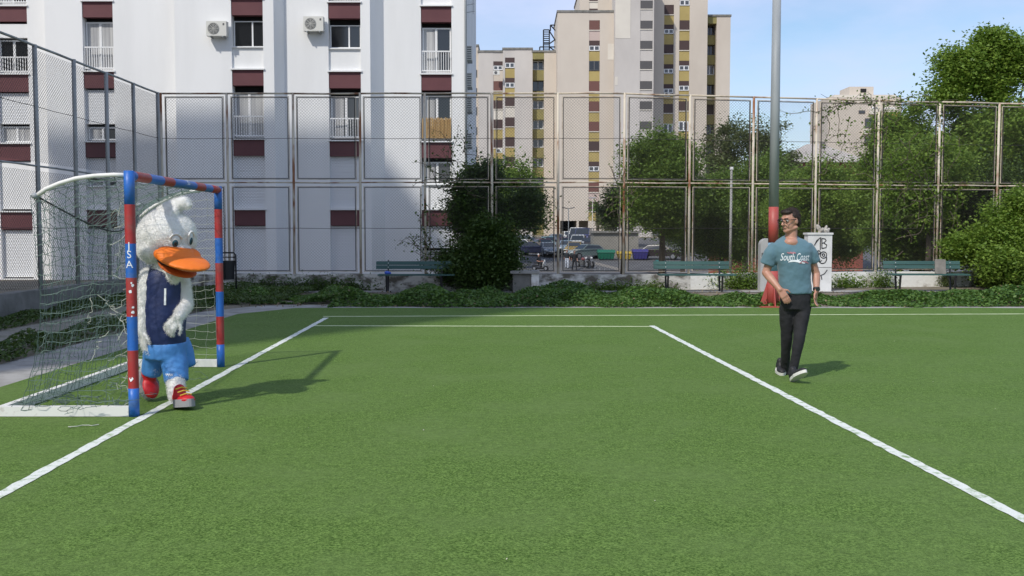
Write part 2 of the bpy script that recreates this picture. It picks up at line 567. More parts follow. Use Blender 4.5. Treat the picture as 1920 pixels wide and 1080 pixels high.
# ------------------------------------------------------------------ leaf helpers
def leaf_obj(name, pts, size, m, parent=None, seed=1, up=0.7, aspect=0.62, kind=None):
    r = np.random.default_rng(seed)
    pts = np.asarray(pts, dtype=np.float64)
    N = len(pts)
    nrm = r.normal(size=(N, 3)); nrm[:, 2] = np.abs(nrm[:, 2]) + up
    nrm /= np.linalg.norm(nrm, axis=1)[:, None]
    t = r.normal(size=(N, 3)); t -= nrm * np.sum(t * nrm, axis=1)[:, None]
    t /= np.linalg.norm(t, axis=1)[:, None]
    bb = np.cross(nrm, t)
    L = size * r.uniform(0.6, 1.35, N)[:, None]
    W = L * aspect
    bend = nrm * L * r.uniform(-0.1, 0.22, N)[:, None]
    V = np.stack([pts - t * L * .5, pts + bb * W * .5 + bend, pts + t * L * .5, pts - bb * W * .5 + bend], axis=1).reshape(-1, 3)
    me = bpy.data.meshes.new(name)
    me.vertices.add(4 * N); me.vertices.foreach_set('co', V.ravel())
    me.loops.add(4 * N); me.loops.foreach_set('vertex_index', np.arange(4 * N, dtype=np.int32))
    me.polygons.add(N)
    me.polygons.foreach_set('loop_start', np.arange(0, 4 * N, 4, dtype=np.int32))
    me.polygons.foreach_set('loop_total', np.full(N, 4, dtype=np.int32))
    me.materials.append(m)
    me.update(calc_edges=True)
    o = link(name, me, parent)
    if kind: o['kind'] = kind
    return o


def crown_pts(r, c, rad, nclump, per, cr, inner=0.45, flat=0.75, lift=0.0):
    """clumps of leaves spread through an ellipsoid, thicker to the outside, uneven outline"""
    c = np.array(c); rad = np.array(rad)
    d = r.normal(size=(nclump, 3)); d /= np.linalg.norm(d, axis=1)[:, None]
    q = r.uniform(inner ** 2, 1.0, nclump) ** 0.5 * r.uniform(0.82, 1.1, nclump)
    cc = c + d * q[:, None] * rad
    out_ = []
    for k in range(nclump):
        s = cr * r.uniform(0.55, 1.4)
        mnum = int(per * 1.5 * r.uniform(0.5, 1.5))
        o = r.normal(size=(mnum, 3)) * s * 0.5
        o[:, 2] *= flat
        out_.append(cc[k] + o)
    return np.concatenate(out_), cc


def tree(name, label, base, c, rad, nclump, per, cr, leaf, m, seed, trunk_r=0.14, group=None, flat=0.75, inner=0.45, extra=None, cat='tree', up=0.8, limbs=16):
    r = np.random.default_rng(seed)
    root = thing(name, label, cat, base, group)
    base = Vector(base); c = Vector(c)
    pts, cc = crown_pts(r, c, rad, nclump, per, cr, inner, flat)
    if extra:
        for (c2, rad2, n2) in extra:
            p2, cc2 = crown_pts(r, c2, rad2, n2, per, cr, inner, flat)
            pts = np.concatenate([pts, p2]); cc = np.concatenate([cc, cc2])
    z0 = base.z + 0.05
    pts = pts[pts[:, 2] > z0]
    mb = MB()
    fork = Vector((base.x * .5 + c.x * .5, base.y * .5 + c.y * .5, max(base.z + .3, c.z - rad[2] * .55)))
    mid = base.lerp(fork, .5) + Vector((r.normal() * .06, r.normal() * .06, 0))
    mb.tube([base - Vector((0, 0, .1)), mid, fork, fork.lerp(c, .6)], [trunk_r * 1.25, trunk_r, trunk_r * .8, trunk_r * .4], 8)
    sel = r.choice(len(cc), min(limbs, len(cc)), replace=False)
    for k in sel:
        e = Vector(cc[k]); st = fork.lerp(c, r.uniform(-.1, .5))
        md = st.lerp(e, .5) + Vector((r.normal(), r.normal(), r.normal() * .5 + .5)) * .08 * (e - st).length
        mb.tube([st, md, e], [trunk_r * .38, trunk_r * .24, trunk_r * .07], 5)
    mb.build('trunk', M['bark'], root, smooth=True)
    leaf_obj('crown', pts, leaf * .8, m, root, seed + 100, up)
    return root


# ================================================================== low walls
def wall_run(name, label, pts, thick, h, m):
    """masonry kerb wall along a polyline with an uneven top"""
    root = thing(name, label, 'wall', (pts[0][0], pts[0][1], 0))
    mb = MB()
    r = random.Random(name)
    P2 = []
    for (a, b_) in zip(pts, pts[1:]):
        a, b_ = Vector(a), Vector(b_)
        k = max(2, int((b_ - a).length / 0.35))
        for i in range(k):
            P2.append(a.lerp(b_, i / k))
    P2.append(Vector(pts[-1]))
    base_n = len(P2)
    for i, p in enumerate(P2):
        a, b_ = P2[max(i - 1, 0)], P2[min(i + 1, base_n - 1)]
        t = (b_ - a).normalized(); s = Vector((-t.y, t.x)) * thick / 2
        hz = h + r.uniform(-.012, .012)
        mb.v += [(p.x + s.x, p.y + s.y, -.1), (p.x + s.x, p.y + s.y, hz), (p.x - s.x, p.y - s.y, hz), (p.x - s.x, p.y - s.y, -.1)]
    for i in range(base_n - 1):
        o = 4 * i
        for a, b_ in ((0, 1), (1, 2), (2, 3)):
            mb.f.append((o + a, o + b_, o + 4 + b_, o + 4 + a)); mb.m.append(0)
    mb.f.append((0, 1, 2, 3)); mb.m.append(0)
    o = 4 * (base_n - 1); mb.f.append((o + 3, o + 2, o + 1, o)); mb.m.append(0)
    mb.build('masonry', m, root, fix=True)
    return root


def fence_y(px):
    return 25.5 if px <= 1170 else 25.5 + (px - 1170) / 730 * 2.1


BPX = [305, 428, 550, 675, 797, 923, 1047, 1170, 1293, 1412, 1530, 1645, 1760, 1870, 1985]
BP = [(XA(px, fence_y(px), 330), fence_y(px)) for px in BPX]
k1 = 8
wall_run('low_wall', 'low peeling masonry wall along the pitch under the rusty fence', [(-8.8, 25.5)] + BP[1:k1 + 1], 0.26, 0.40, M['wall_old'])
wall_run('low_wall', 'low whitewashed wall behind the bench with the grey board', BP[k1:], 0.26, 0.40, M['wall_white'])
wall_run('low_wall', 'low grey concrete wall under the side fence behind the goal', [(-8.8, 25.3), (-8.8, 6)], 0.28, 0.42, M['wall_conc'])

# ================================================================== chain link fences
FT = 4.93      # fence top
FM = 2.70      # middle rail


def link_mesh(wd, ht, pitch, r, name):
    """diagonal wires of a chain link panel in the XZ plane, 0..wd x 0..ht"""
    mb = MB()
    k = int((wd + ht) / pitch) + 1
    for d in (1, -1):
        for i in range(k):
            o = i * pitch
            if d == 1:      # x - z = o - ht
                c0 = o - ht
                x0, z0 = (c0, 0) if c0 >= 0 else (0, -c0)
                x1, z1 = (wd, wd - c0) if wd - c0 <= ht else (c0 + ht, ht)
            else:           # x + z = o
                x0, z0 = (o, 0) if o <= wd else (wd, o - wd)
                x1, z1 = (0, o) if o <= ht else (o - ht, ht)
            if abs(x1 - x0) < .01: continue
            dv = Vector((x1 - x0, 0, z1 - z0)).normalized(); s = Vector((-dv.z, 0, dv.x)) * r; yy = Vector((0, r, 0)); off = Vector((0, .0035 * d, 0))
            A, B = Vector((x0, 0, z0)) + off, Vector((x1, 0, z1)) + off
            mb.add([A + s - yy, A - s - yy, A + yy, B + s - yy, B - s - yy, B + yy], [(0, 3, 4, 1), (1, 4, 5, 2), (2, 5, 3, 0)])
    return mb.mesh(name, M['wire'])


def frame_mesh(wd, ht, name, m):
    mb = MB()
    t, d = 0.013, 0.008
    mb.box(0, wd, -d, d, 0, t); mb.box(0, wd, -d, d, ht - t, ht)
    mb.box(0, t, -d, d, t, ht - t); mb.box(wd - t, wd, -d, d, t, ht - t)
    e, q = 0.009, 0.008     # tie wire along the inside
    for z in (t + .02, ht - t - .02):
        mb.box(t + .012, wd - t - .012, -q - .012, q - .012, z - e, z + e, 1)
    for x in (t + .02, wd - t - .02):
        mb.box(x - e, x + e, -q - .012, q - .012, t + .012, ht - t - .012, 1)
    return mb.mesh(name, [m, M['wire_dark']])


PW = 1.42
HU, HL = FT - FM - 0.16, FM - 0.47 - 0.08
meshU, meshL = link_mesh(PW, HU, .074, .0021, 'chain_link'), link_mesh(PW, HL, .074, .0021, 'chain_link')


def fence(name, label, posts, mpost, mframe, frames, post_r=0.032):
    root = thing(name, label, 'fence', (posts[0][0], posts[0][1], 0.4))
    frU, frL = frame_mesh(PW, HU, 'panel_frame', mframe), frame_mesh(PW, HL, 'panel_frame', mframe)
    r = random.Random(name)
    for (x, y) in posts:
        mb = MB()
        lean = r.uniform(-.02, .02)
        mb.tube([(x, y, 0.36), (x + lean * .5, y, 2.6), (x + lean, y, FT)], post_r, 8)
        mb.build('post', mpost, root, smooth=True)
    for (a, b_) in zip(posts, posts[1:]):
        A, B = Vector((*a, 0)), Vector((*b_, 0))
        sag = r.uniform(-.012, .012)
        for z, rr in ((FT - .02, .024), (FM, .020)):
            mb = MB(); mb.tube([A + Vector((0, 0, z)), A.lerp(B, .5) + Vector((0, 0, z + sag)), B + Vector((0, 0, z))], rr, 6)
            mb.build('rail', mframe if frames else mpost, root, smooth=True)
        for z in (3.80, 1.56):
            mb = MB(); mb.tube([A + Vector((0, -.02, z)), A.lerp(B, .5) + Vector((0, -.02, z - .012)), B + Vector((0, -.02, z))], .006, 4)
            mb.build('tension_wire', M['wire_dark'], root)
        t = (B - A); L = t.length; t.normalize()
        rz = math.atan2(t.y, t.x)
        gap = 0.085
        sc = (L - 2 * gap) / PW
        for (z0, fm, lm) in ((FM + .07, frU, meshU), (0.46, frL, meshL)):
            pos = A + t * gap + Vector((0, 0, z0))
            for nm, me in ((('panel_frame', fm), ('chain_link', lm)) if frames else (('chain_link', lm),)):
                o = bpy.data.objects.new(nm, me); COL.objects.link(o); o.parent = root
                o.location = pos - root.location; o.rotation_euler = (0, 0, rz)
                o.scale = (sc if frames else L / PW, 1, 1)
                if not frames: o.location = A + Vector((0, 0, z0)) - root.location
    return root


fence('chain_link_fence', 'tall rusty cream framed chain link fence behind the benches', BP, M['post_rust'], M['frame_cream'], True)
SP = [(-8.8, 25.42 - 1.63 * k) for k in range(10)]
fence('chain_link_fence', 'tall weathered grey side fence running behind the goal net', SP, M['post_grey'], M['post_grey'], False, 0.045)

# ================================================================== goal
YN, YF = 8.19, 11.16
XG_N, XG_F = P(247, 560, YN).x, P(412, 560, YF).x
goal = thing('goal', 'red and blue striped handball goal with torn green net on white ground frame', 'goal', (XG_N, YN, 0))


def post(x, y, bands, top=2.0, r=0.042):
    mb = MB()
    zs = [top]
    for h_ in bands: zs.append(zs[-1] - h_)
    zs[-1] = 0.01
    for i in range(len(bands)):
        z1, z0 = zs[i], zs[i + 1]
        mb.tube([(x, y, z0), (x, y, (z0 + z1) / 2), (x, y, z1)], r, 20, i % 2, cap=(i in (0, len(bands) - 1)))
    return mb.build('post', [M['blue'], M['red']], goal, smooth=True)


def shade_auto(o):
    try:
        me = o.data
        me.polygons.foreach_set('use_smooth', [len(p.vertices) <= 4 for p in me.polygons])
    except Exception:
        pass


pn = post(XG_N, YN, [.27, .315, .275, .315, .275, .31, .24])
pf = post(XG_F, YF, [.25, .315, .275, .315, .275, .31, .24])
shade_auto(pn); shade_auto(pf)
mb = MB()
cuts = [0, .035, .16, .29, .40, .54, .66, .78, .88, 1.0]
cols = [0, 1, 0, 1, 0, 0, 1, 0, 1]
A, B = Vector((XG_N, YN, 1.962)), Vector((XG_F, YF, 1.962))
for i, ci in enumerate(cols):
    a_, b_ = A.lerp(B, cuts[i]), A.lerp(B, cuts[i + 1])
    mb.tube([a_, b_], .041, 20, ci, cap=(i in (0, len(cols) - 1)))
cb = mb.build('crossbar', [M['blue'], M['red']], goal, smooth=True); shade_auto(cb)


def text_mesh(s, size, font_shear=0.0, depth=0.0):
    cu = bpy.data.curves.new('lettering', 'FONT')
    cu.body = s; cu.size = size; cu.shear = font_shear; cu.align_x = 'CENTER'; cu.align_y = 'CENTER'
    cu.resolution_u = 3
    o = bpy.data.objects.new('lettering_tmp', cu); COL.objects.link(o)
    dg = bpy.context.evaluated_depsgraph_get()
    me = bpy.data.meshes.new_from_object(o.evaluated_get(dg))
    bpy.data.objects.remove(o)
    return me


def wrap_text(s, size, to_world, m, parent, name='lettering', shear=0.0, sub=2, bold=0.0):
    me = text_mesh(s, size, shear)
    bm = bmesh.new(); bm.from_mesh(me)
    bmesh.ops.triangulate(bm, faces=bm.faces)
    bmesh.ops.subdivide_edges(bm, edges=bm.edges, cuts=sub, use_grid_fill=True)
    for v in bm.verts:
        v.co = to_world(v.co.x, v.co.y)
    me.materials.clear(); me.materials.append(m)
    bm.to_mesh(me); bm.free(); me.name = name
    return link(name, me, parent)


def on_post(x, y, z, r, yaw):
    def f(u, v):
        a = yaw + u / r
        return Vector((x + math.sin(a) * (r + .0015), y - math.cos(a) * (r + .0015), z + v))
    return f


M['white_paint'] = mat('white_marker', (0.80, 0.82, 0.84), 0.6)
for s_, z_ in (('J', 1.395), ('S', 1.325), ('A', 1.245)):
    wrap_text(s_, .085, on_post(XG_N, YN, z_, .042, .05), M['white_paint'], goal)
wrap_text('30', .09, lambda u, v: Vector((A.lerp(B, .55).x + .0425 * math.cos(.5 + v / .042), A.lerp(B, .55).y + u, 1.962 + .0425 * math.sin(.5 + v / .042))), M['white_paint'], goal)
# chipped paint flakes on the near post
mb = MB()
r = random.Random(3)
for (z_, a0, sz) in ((1.03, .1, .016), (.86, .5, .014), (.90, .55, .01), (1.08, .6, .012), (.32, -.1, .018), (1.10, .35, .008), (.83, .3, .007)):
    f = on_post(XG_N, YN, z_, .042, a0)
    k = 7
    mb.add([f(sz * r.uniform(.6, 1.2) * math.cos(2 * math.pi * i / k), sz * r.uniform(.6, 1.3) * math.sin(2 * math.pi * i / k)) for i in range(k)], [tuple(range(k))])
tag(mb.build('paint_chip', M['white_paint'], goal), kind='stuff')

# stays (curved white pipes) and base frame
ARC = [(0, 1.965), (-.12, 1.968), (-.28, 1.960), (-.43, 1.938), (-.56, 1.90), (-.67, 1.855), (-.75, 1.80)]
for (x, y, far_) in ((XG_N, YN, 0), (XG_F, YF, 1)):
    mb = MB(); mb.tube([(x + a * (1 + .15 * far_), y, z - (.05 * a * a * 5 if far_ else 0)) for a, z in ARC], .018, 10)
    mb.build('stay', M['goal_white'], goal, smooth=True)
    mb = MB(); mb.ell((x + ARC[-1][0] * (1 + .15 * far_) - .01, y, ARC[-1][1]), (.03, .03, .026)); mb.build('stay_cap', M['steel'], goal, smooth=True)
XB = XG_N - 1.13
mb = MB(); mb.box(XB, XG_N - .035, YN - .03, YN + .03, .012, .092); mb.build('ground_bar', M['goal_white'], goal)
mb = MB(); mb.box(XB - .02, XG_F - .035, YF - .03, YF + .03, .012, .092); mb.build('ground_bar', M['goal_white'], goal)
mb = MB()
mb.add([(XB, YN + .031, .012), (XB + .06, YN + .031, .012), (XB + .06, YF - .031, .012), (XB, YF - .031, .012),
        (XB, YN + .031, .085), (XB + .06, YN + .031, .085), (XB + .06, YF - .031, .085), (XB, YF - .031, .085)],
       [(0, 3, 2, 1), (4, 5, 6, 7), (0, 1, 5, 4), (1, 2, 6, 5), (2, 3, 7, 6), (3, 0, 4, 7)])
mb.build('ground_bar', M['goal_white'], goal)


def net_surface(fn, nu, nv, r, m, name, seed, drop=0.0):
    """cords along both directions of a draped sheet fn(u, v)"""
    rr = random.Random(seed)
    pts = {}
    for i in range(nu + 1):
        for j in range(nv + 1):
            p = fn(i / nu, j / nv)
            e = .0045
            k1 = Vector((math.sin(i * .9 + j * .5 + seed), math.sin(i * .6 - j * .7 + 2 * seed), math.sin(i * .8 + j * .35 + 3 * seed))) * (.016 if 0 < i < nu and 0 < j < nv else .003)
            pts[i, j] = p + k1 + Vector((rr.gauss(0, e), rr.gauss(0, e), rr.gauss(0, e)))
    mb = MB()
    for i in range(nu + 1):
        for j in range(nv + 1):
            for (i2, j2) in ((i + 1, j), (i, j + 1)):
                if (i2, j2) in pts and rr.random() > drop:
                    a_, b_ = pts[i, j], pts[i2, j2]
                    md = (a_ + b_) / 2 + Vector((rr.gauss(0, .006), rr.gauss(0, .006), -abs(rr.gauss(0, .008))))
                    mb.tube([a_, md, b_], r, 3, cap=False)
    return mb.build(name, m, goal)


def side_fn(x, y, far_):
    k = 1 + .15 * far_

    def f(u, v):
        # u from post (0) to the back edge (1), v from top (0) to ground (1)
        s = u * (len(ARC) - 1); i = min(int(s), len(ARC) - 2); q = s - i
        ax = (ARC[i][0] * (1 - q) + ARC[i + 1][0] * q) * k; az = ARC[i][1] * (1 - q) + ARC[i + 1][1] * q
        z = az * (1 - v) + .06 * v
        bulge = .05 * math.sin(math.pi * v) * math.sin(3 * u + y)
        return Vector((x - .04 + ax * (1 - .10 * math.sin(math.pi * v)) - .12 * u * v ** 3, y + bulge + .03 * math.sin(7 * v + 4 * u), z - .05 * math.sin(math.pi * u) * (1 - v)))
    return f


net_surface(side_fn(XG_N, YN, 0), 9, 22, .0029, M['net'], 'side_net', 11, .02)
net_surface(side_fn(XG_F, YF, 1), 8, 21, .0022, M['net_white'], 'side_net', 12, .03)


def back_fn(u, v):
    y = YN + (YF - YN) * u
    sag = .30 * math.sin(math.pi * u) * (1 - v) ** 1.5
    x = XG_N - .77 - .12 * u + .10 * math.sin(math.pi * u) * (1 - v) - .14 * v ** 3 + .05 * math.sin(5 * u + 3 * v)
    return Vector((x, y, 1.80 * (1 - v) + .05 * v - sag + .03 * math.sin(9 * u) * v))


def top_fn(u, v):
    y = YN + (YF - YN) * u
    s = v * (len(ARC) - 1); i = min(int(s), len(ARC) - 2); q = s - i
    ax = ARC[i][0] * (1 - q) + ARC[i + 1][0] * q; az = ARC[i][1] * (1 - q) + ARC[i + 1][1] * q
    sag = .30 * math.sin(math.pi * u) * v
    return Vector((XG_N - .03 + (XG_F - XG_N) * u + ax, y, az - sag - .01))


net_surface(back_fn, 34, 20, .0026, M['net'], 'back_net', 13, .03)
net_surface(top_fn, 34, 8, .0026, M['net'], 'top_net', 14, .02)
# the sagging back rope, loose tangles and ties
mb = MB()
mb.tube([back_fn(i / 24, 0) + Vector((0, 0, .01)) for i in range(25)], .007, 6)
mb.build('back_rope', M['rope'], goal, smooth=True)
mb = MB()
r = random.Random(21)
for k in range(26):
    c0 = Vector((XG_N - r.uniform(.05, 1.0), YN + r.uniform(-.12, .3), r.choice([.09, .1, .1, .11])))
    p = [c0]
    for q in range(9):
        p.append(p[-1] + Vector((r.gauss(0, .05), r.gauss(0, .03), r.gauss(0, .02))))
        p[-1].z = max(.02 if r.random() < .3 else .06, min(p[-1].z, .16))
    mb.tube(p, .0026, 3, cap=False)
for k in range(16):
    c0 = Vector((XG_N - r.uniform(.1, .9), YN + r.uniform(.05, 2.4), .1))
    p = [c0]
    for q in range(8):
        p.append(p[-1] + Vector((r.gauss(0, .06), r.gauss(0, .06), r.gauss(0, .03))))
        p[-1].z = max(.03, min(p[-1].z, .3))
    mb.tube(p, .0026, 3, cap=False)
tag(mb.build('loose_cord', M['net'], goal), kind='stuff')
mb = MB()
for k in range(22):
    z_ = .12 + k * .085
    c0 = Vector((XG_N - .045, YN + .005, z_))
    p = [c0]
    for q in range(5):
        p.append(p[-1] + Vector((r.gauss(-.012, .02), r.gauss(0, .01), r.gauss(-.01, .025))))
    mb.tube(p, .0026, 4, cap=False)
for (px, py, L) in ((170, 560, 14), (212, 570, 16), (205, 620, 14), (182, 552, 10)):
    p = [P(px, py, YN + .02)]
    for q in range(L):
        p.append(p[-1] + Vector((r.gauss(0, .022), r.gauss(0, .01), r.gauss(-.018, .016))))
    mb.tube(p, .0034, 4, cap=False)
p = [G(128, 804)]
for q in range(9): p.append(p[-1] + Vector((r.gauss(.018, .02), r.gauss(.012, .03), 0)))
for a_ in p: a_.z = .016
mb.tube(p, .004, 4, cap=False)
tag(mb.build('loose_tie', M['net_white'], goal), kind='stuff')

# ================================================================== white apartment building
wb = thing('apartment_building', 'white apartment building with burgundy bands behind the fence', 'building', (XA(500, 40), 40, -0.4))
WTOP, WBOT = 22.0, -1.2
SEG = [(-260, 88, 41.2), (88, 330, 40.55), (330, 515, 40.0), (535, 695, 40.55), (720, 873, 41.2)]


def win_frame(mb, x0, x1, z0, z1, y, t=.055, mull=(0.5,), d=.03):
    mb.box(x0, x1, y - d, y + d, z0, z0 + t); mb.box(x0, x1, y - d, y + d, z1 - t, z1)
    mb.box(x0, x0 + t, y - d, y + d, z0 + t, z1 - t); mb.box(x1 - t, x1, y - d, y + d, z0 + t, z1 - t)
    for f in mull:
        xm = x0 + (x1 - x0) * f
        mb.box(xm - t * .8, xm + t * .8, y - d, y + d, z0 + t, z1 - t)


def white_window(x0, x1, z0, z1, Y, kind, seed):
    rr = random.Random(seed)
    yw = Y + .30
    if kind in ('shut', 'shutspan'):
        mb = MB(); mb.box(x0, x1, Y + .16, Y + .22, z0, z1)
        sh = mb.build('roller_shutter', M['shut_w'], wb)
        mb = MB(); mb.box(x0, x1, Y + .14, Y + .159, z0 + .0, z0 + .05); mb.build('bottom_rail', M['white'], sh)
        return
    mb = MB()
    mull = {'open': (.62,), 'french': (.48,), 'frenchc': (.5,), 'win': (.5,), 'bamboo': (.5,)}[kind]
    zs = z1 - (.06 if kind != 'open' else .02)
    win_frame(mb, x0 + .03, x1 - .03, z0, zs, yw, .035 if kind == 'open' else .06, mull)
    fr = mb.build('window', M['white'], wb)
    mb = MB(); mb.box(x0 + .08, x1 - .08, yw + .005, yw + .02, z0 + .05, zs - .05)
    mb.build('pane', M['glass_grey'] if kind in ('win', 'frenchc') else M['glass'], fr)
    if kind in ('frenchc', 'bamboo', 'win') or (kind == 'french' and rr.random() < .75):
        mb = MB()
        xa, xb = (x0 + .08, x0 + .08 + (x1 - x0) * .36) if rr.random() < .5 else (x0 + .10, x1 - .1)
        mb.box(xa, xb, yw - .008, yw + .003, z0 + .06, zs - .06)
        mb.build('curtain', M['curtain'], fr)
    if kind in ('french', 'frenchc', 'bamboo'):
        hr = z0 + (z1 - z0) * .46
        mb = MB()
        mb.box(x0 + .02, x1 - .02, Y + .05, Y + .09, hr - .05, hr)
        mb.box(x0 + .02, x1 - .02, Y + .05, Y + .09, z0 + .04, z0 + .08)
        k = 13
        for i in range(k):
            xx = x0 + .04 + (x1 - x0 - .08) * i / (k - 1)
            mb.box(xx - .012, xx + .012, Y + .058, Y + .082, z0 + .08, hr - .05)
        mb.build('railing', M['white'], wb)
        if kind == 'bamboo':
            sc0 = MB(); sc0.box(x0 + .03, x1 - .03, Y + .02, Y + .03, hr - .2, hr - .16); sc0 = sc0.build('bamboo_screen', M['bamboo'], wb)
            for q in range(22):
                xx = x0 + .05 + (x1 - x0 - .1) * q / 21
                mb = MB(); mb.tube([(xx, Y + .0, z0 + .05), (xx + rr.uniform(-.01, .01), Y, hr + .02 + rr.uniform(-.03, .02))], .024, 6); mb.build('cane', M['bamboo'], sc0)


COLS = {
    1: (-5, 55, 0, [('french', -74, 6), ('band', 12, 40), ('span', 44, 70), ('french', 70, 136), ('band', 140, 172), ('shutspan', 174, 232), ('win', 233, 266),
                    ('band', 270, 301), ('span', 303, 392), ('band', 398, 430), ('shut', 432, 520), ('band', 525, 552)]),
    2: (158, 215, 1, [('french', -92, -2), ('band', 3, 32), ('frenchc', 36, 130), ('band', 135, 165), ('shutspan', 168, 232), ('win', 234, 262), ('band', 267, 295),
                      ('shutspan', 296, 334), ('win', 335, 350), ('span', 351, 392), ('band', 394, 425), ('shut', 427, 512)]),
    3: (436, 495, 2, [('french', -98, -8), ('band', -2, 28), ('open', 36, 86), ('span', 89, 129), ('band', 131, 160), ('french', 169, 257), ('band', 262, 292),
                      ('shut', 292, 391), ('band', 394, 423), ('shut', 424, 512)]),
    4: (617, 677, 3, [('french', -92, -2), ('band', 5, 34), ('open', 44, 88), ('span', 92, 133), ('band', 135, 165), ('frenchc', 176, 259), ('band', 265, 293),
                      ('shut', 293, 391), ('band', 394, 423), ('shut', 424, 512)]),
    5: (790, 847, 4, [('win', -70, -22), ('span', -20, 9), ('band', 12, 41), ('french', 47, 135), ('band', 140, 169), ('bamboo', 175, 262), ('band', 267, 296),
                      ('win', 300, 345), ('span', 347, 392), ('band', 394, 423), ('shut', 424, 465), ('win', 467, 505)]),
}
walls = MB()
back = MB()
for si, (pl, pr, Y) in enumerate(SEG):
    xl, xr = XA(pl, Y), XA(pr, Y)
    ci = si + 1
    c0, c1, _, els = COLS[ci]
    x0, x1 = XA(c0, Y), XA(c1, Y)
    walls.box(xl, x0, Y, Y + .6, WBOT, WTOP)
    walls.box(x1, xr, Y, Y + .6, WBOT, WTOP)
    # side cheeks and head of the recessed bay, near-black wall stands in for unlit rooms
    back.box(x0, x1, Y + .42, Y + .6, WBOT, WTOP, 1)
    zt = ZA(els[0][1], Y)
    walls.box(x0 + .002, x1 - .002, Y + .01, Y + .41, zt, WTOP)
    walls.box(x0 + .002, x1 - .002, Y + .09, Y + .41, WBOT, ZA(els[-1][2] + (1 if els[-1][0] != 'band' else 0), Y))
    for i, (kd, ya, yb) in enumerate(els):
        z1, z0 = ZA(ya, Y), ZA(yb, Y)
        if kd == 'band':
            mb = MB(); mb.box(x0 + .003, x1 - .003, Y + .03, Y + .40, z0, z1); mb.build('burgundy_band', M['burg'], wb)
            mb = MB(); mb.box(x0 - .05, x1 + .05, Y - .06, Y + .39, z1 + .002, z1 + .055); mb.build('sill', M['white'], wb)
        elif kd == 'span':
            mb = MB(); mb.box(x0 + .003, x1 - .003, Y + .10, Y + .40, z0, z1); mb.build('spandrel', M['render'], wb)
            if els[i - 1][0] in ('open', 'win'):
                mb = MB(); mb.box(x0 + .01, x1 - .01, Y + .02, Y + .38, z1 + .002, z1 + .045); mb.build('sill', M['white'], wb)
        else:
            white_window(x0, x1, z0, z1, Y, kd, ci * 100 + i)
# chamfered returns between the stepped segments
for (pa, Ya, pb, Yb) in ((515, 40.0, 535, 40.55), (695, 40.55, 720, 41.2)):
    xa, xb = XA(pa, Ya), XA(pb, Yb)
    walls.prism([(xa, Ya), (xb, Yb), (xb, Yb + .6), (xa, Yb + .6)], WBOT, WTOP - .01)
# body of the block behind the facade
back.box(XA(-260, 41.2), XA(873, 41.2) - .02, 41.85, 54, WBOT, WTOP - .02, 0)
walls.build('wall', M['render'], wb)
back.build('core', [M['render'], M['dark']], wb)
mb = MB(); mb.box(XA(-260, 41.2) - .3, XA(873, 41.2) + .3, 39.7, 54.3, WTOP, WTOP + .35); mb.build('roof', M['wall_conc'], wb)
# drain pipe at the corner
mb = MB(); mb.tube([(XA(869, 41.2) + .1, 41.12, -.6), (XA(869, 41.2) + .1, 41.12, WTOP)], .05, 8); mb.build('drain_pipe', M['steel'], wb, smooth=True)
# thin antenna arms high up on the corner
mb = MB()
xc = XA(873, 41.2)
for py in (10, 24):
    mb.tube([(xc - .02, 41.5, ZA(py, 41.5)), (xc + .38, 41.5, ZA(py - 3, 41.5))], .012, 5)
mb.tube([(xc + .3, 41.5, ZA(26, 41.5)), (xc + .3, 41.5, ZA(-30, 41.5))], .012, 5)
mb.build('antenna', M['steel'], wb)


def ac_unit(px, py, Y, label, side=False, w_=.78, h_=.56, rust=False):
    c = P(px, py, Y)
    root = thing('air_conditioner', label, 'air conditioner', c, 'air conditioners on the white building')
    if not side:
        mb = MB(); mb.box(c.x - w_ / 2, c.x + w_ / 2, Y - .40, Y - .10, c.z - h_ / 2, c.z + h_ / 2); mb.build('casing', M['ac'], root)
        mb = MB(); cx = c.x - w_ * .14
        mb.tube([(cx, Y - .412, c.z), (cx, Y - .402, c.z)], .22, 20); fan = mb.build('fan_grille', M['ac_dark'], root)
        mb = MB()
        for rr in (.05, .10, .15, .20):
            mb.tube([(cx + rr * math.cos(a * math.pi / 8), Y - .418, c.z + rr * math.sin(a * math.pi / 8)) for a in range(17)], .008, 4, cap=False)
        for a in range(8):
            mb.tube([(cx, Y - .418, c.z), (cx + .21 * math.cos(a * math.pi / 4), Y - .418, c.z + .21 * math.sin(a * math.pi / 4))], .006, 4)
        mb.build('grille_ring', M['ac'], fan)
        mb = MB(); mb.box(c.x + w_ * .32, c.x + w_ * .40, Y - .405, Y - .401, c.z + .12, c.z + .2); mb.build('badge', M['ac_dark'], root)
        mb = MB()
        for sx in (-.25, .25):
            mb.box(c.x + sx - .02, c.x + sx + .02, Y - .42, Y, c.z - h_ / 2 - .05, c.z - h_ / 2 - .005)
        mb.build('bracket', M['steel'], root)
    else:
        mb = MB(); mb.box(c.x - .15, c.x + .15, Y - w_ / 2, Y + w_ / 2, c.z - h_ / 2, c.z + h_ / 2); mb.build('casing', M['ac'], root)
        mb = MB()
        for i in range(6):
            z = c.z - h_ * .4 + h_ * .8 * i / 5
            mb.box(c.x - .12, c.x + .12, Y - w_ / 2 - .012, Y - w_ / 2 - .002, z - .02, z + .02)
        mb.build('grille', M['ac_dark'], root)
        mb = MB(); mb.box(c.x - .25, c.x + .15, Y - .3, Y + .3, c.z - h_ / 2 - .05, c.z - h_ / 2 - .005); mb.build('bracket', M['steel'], root)


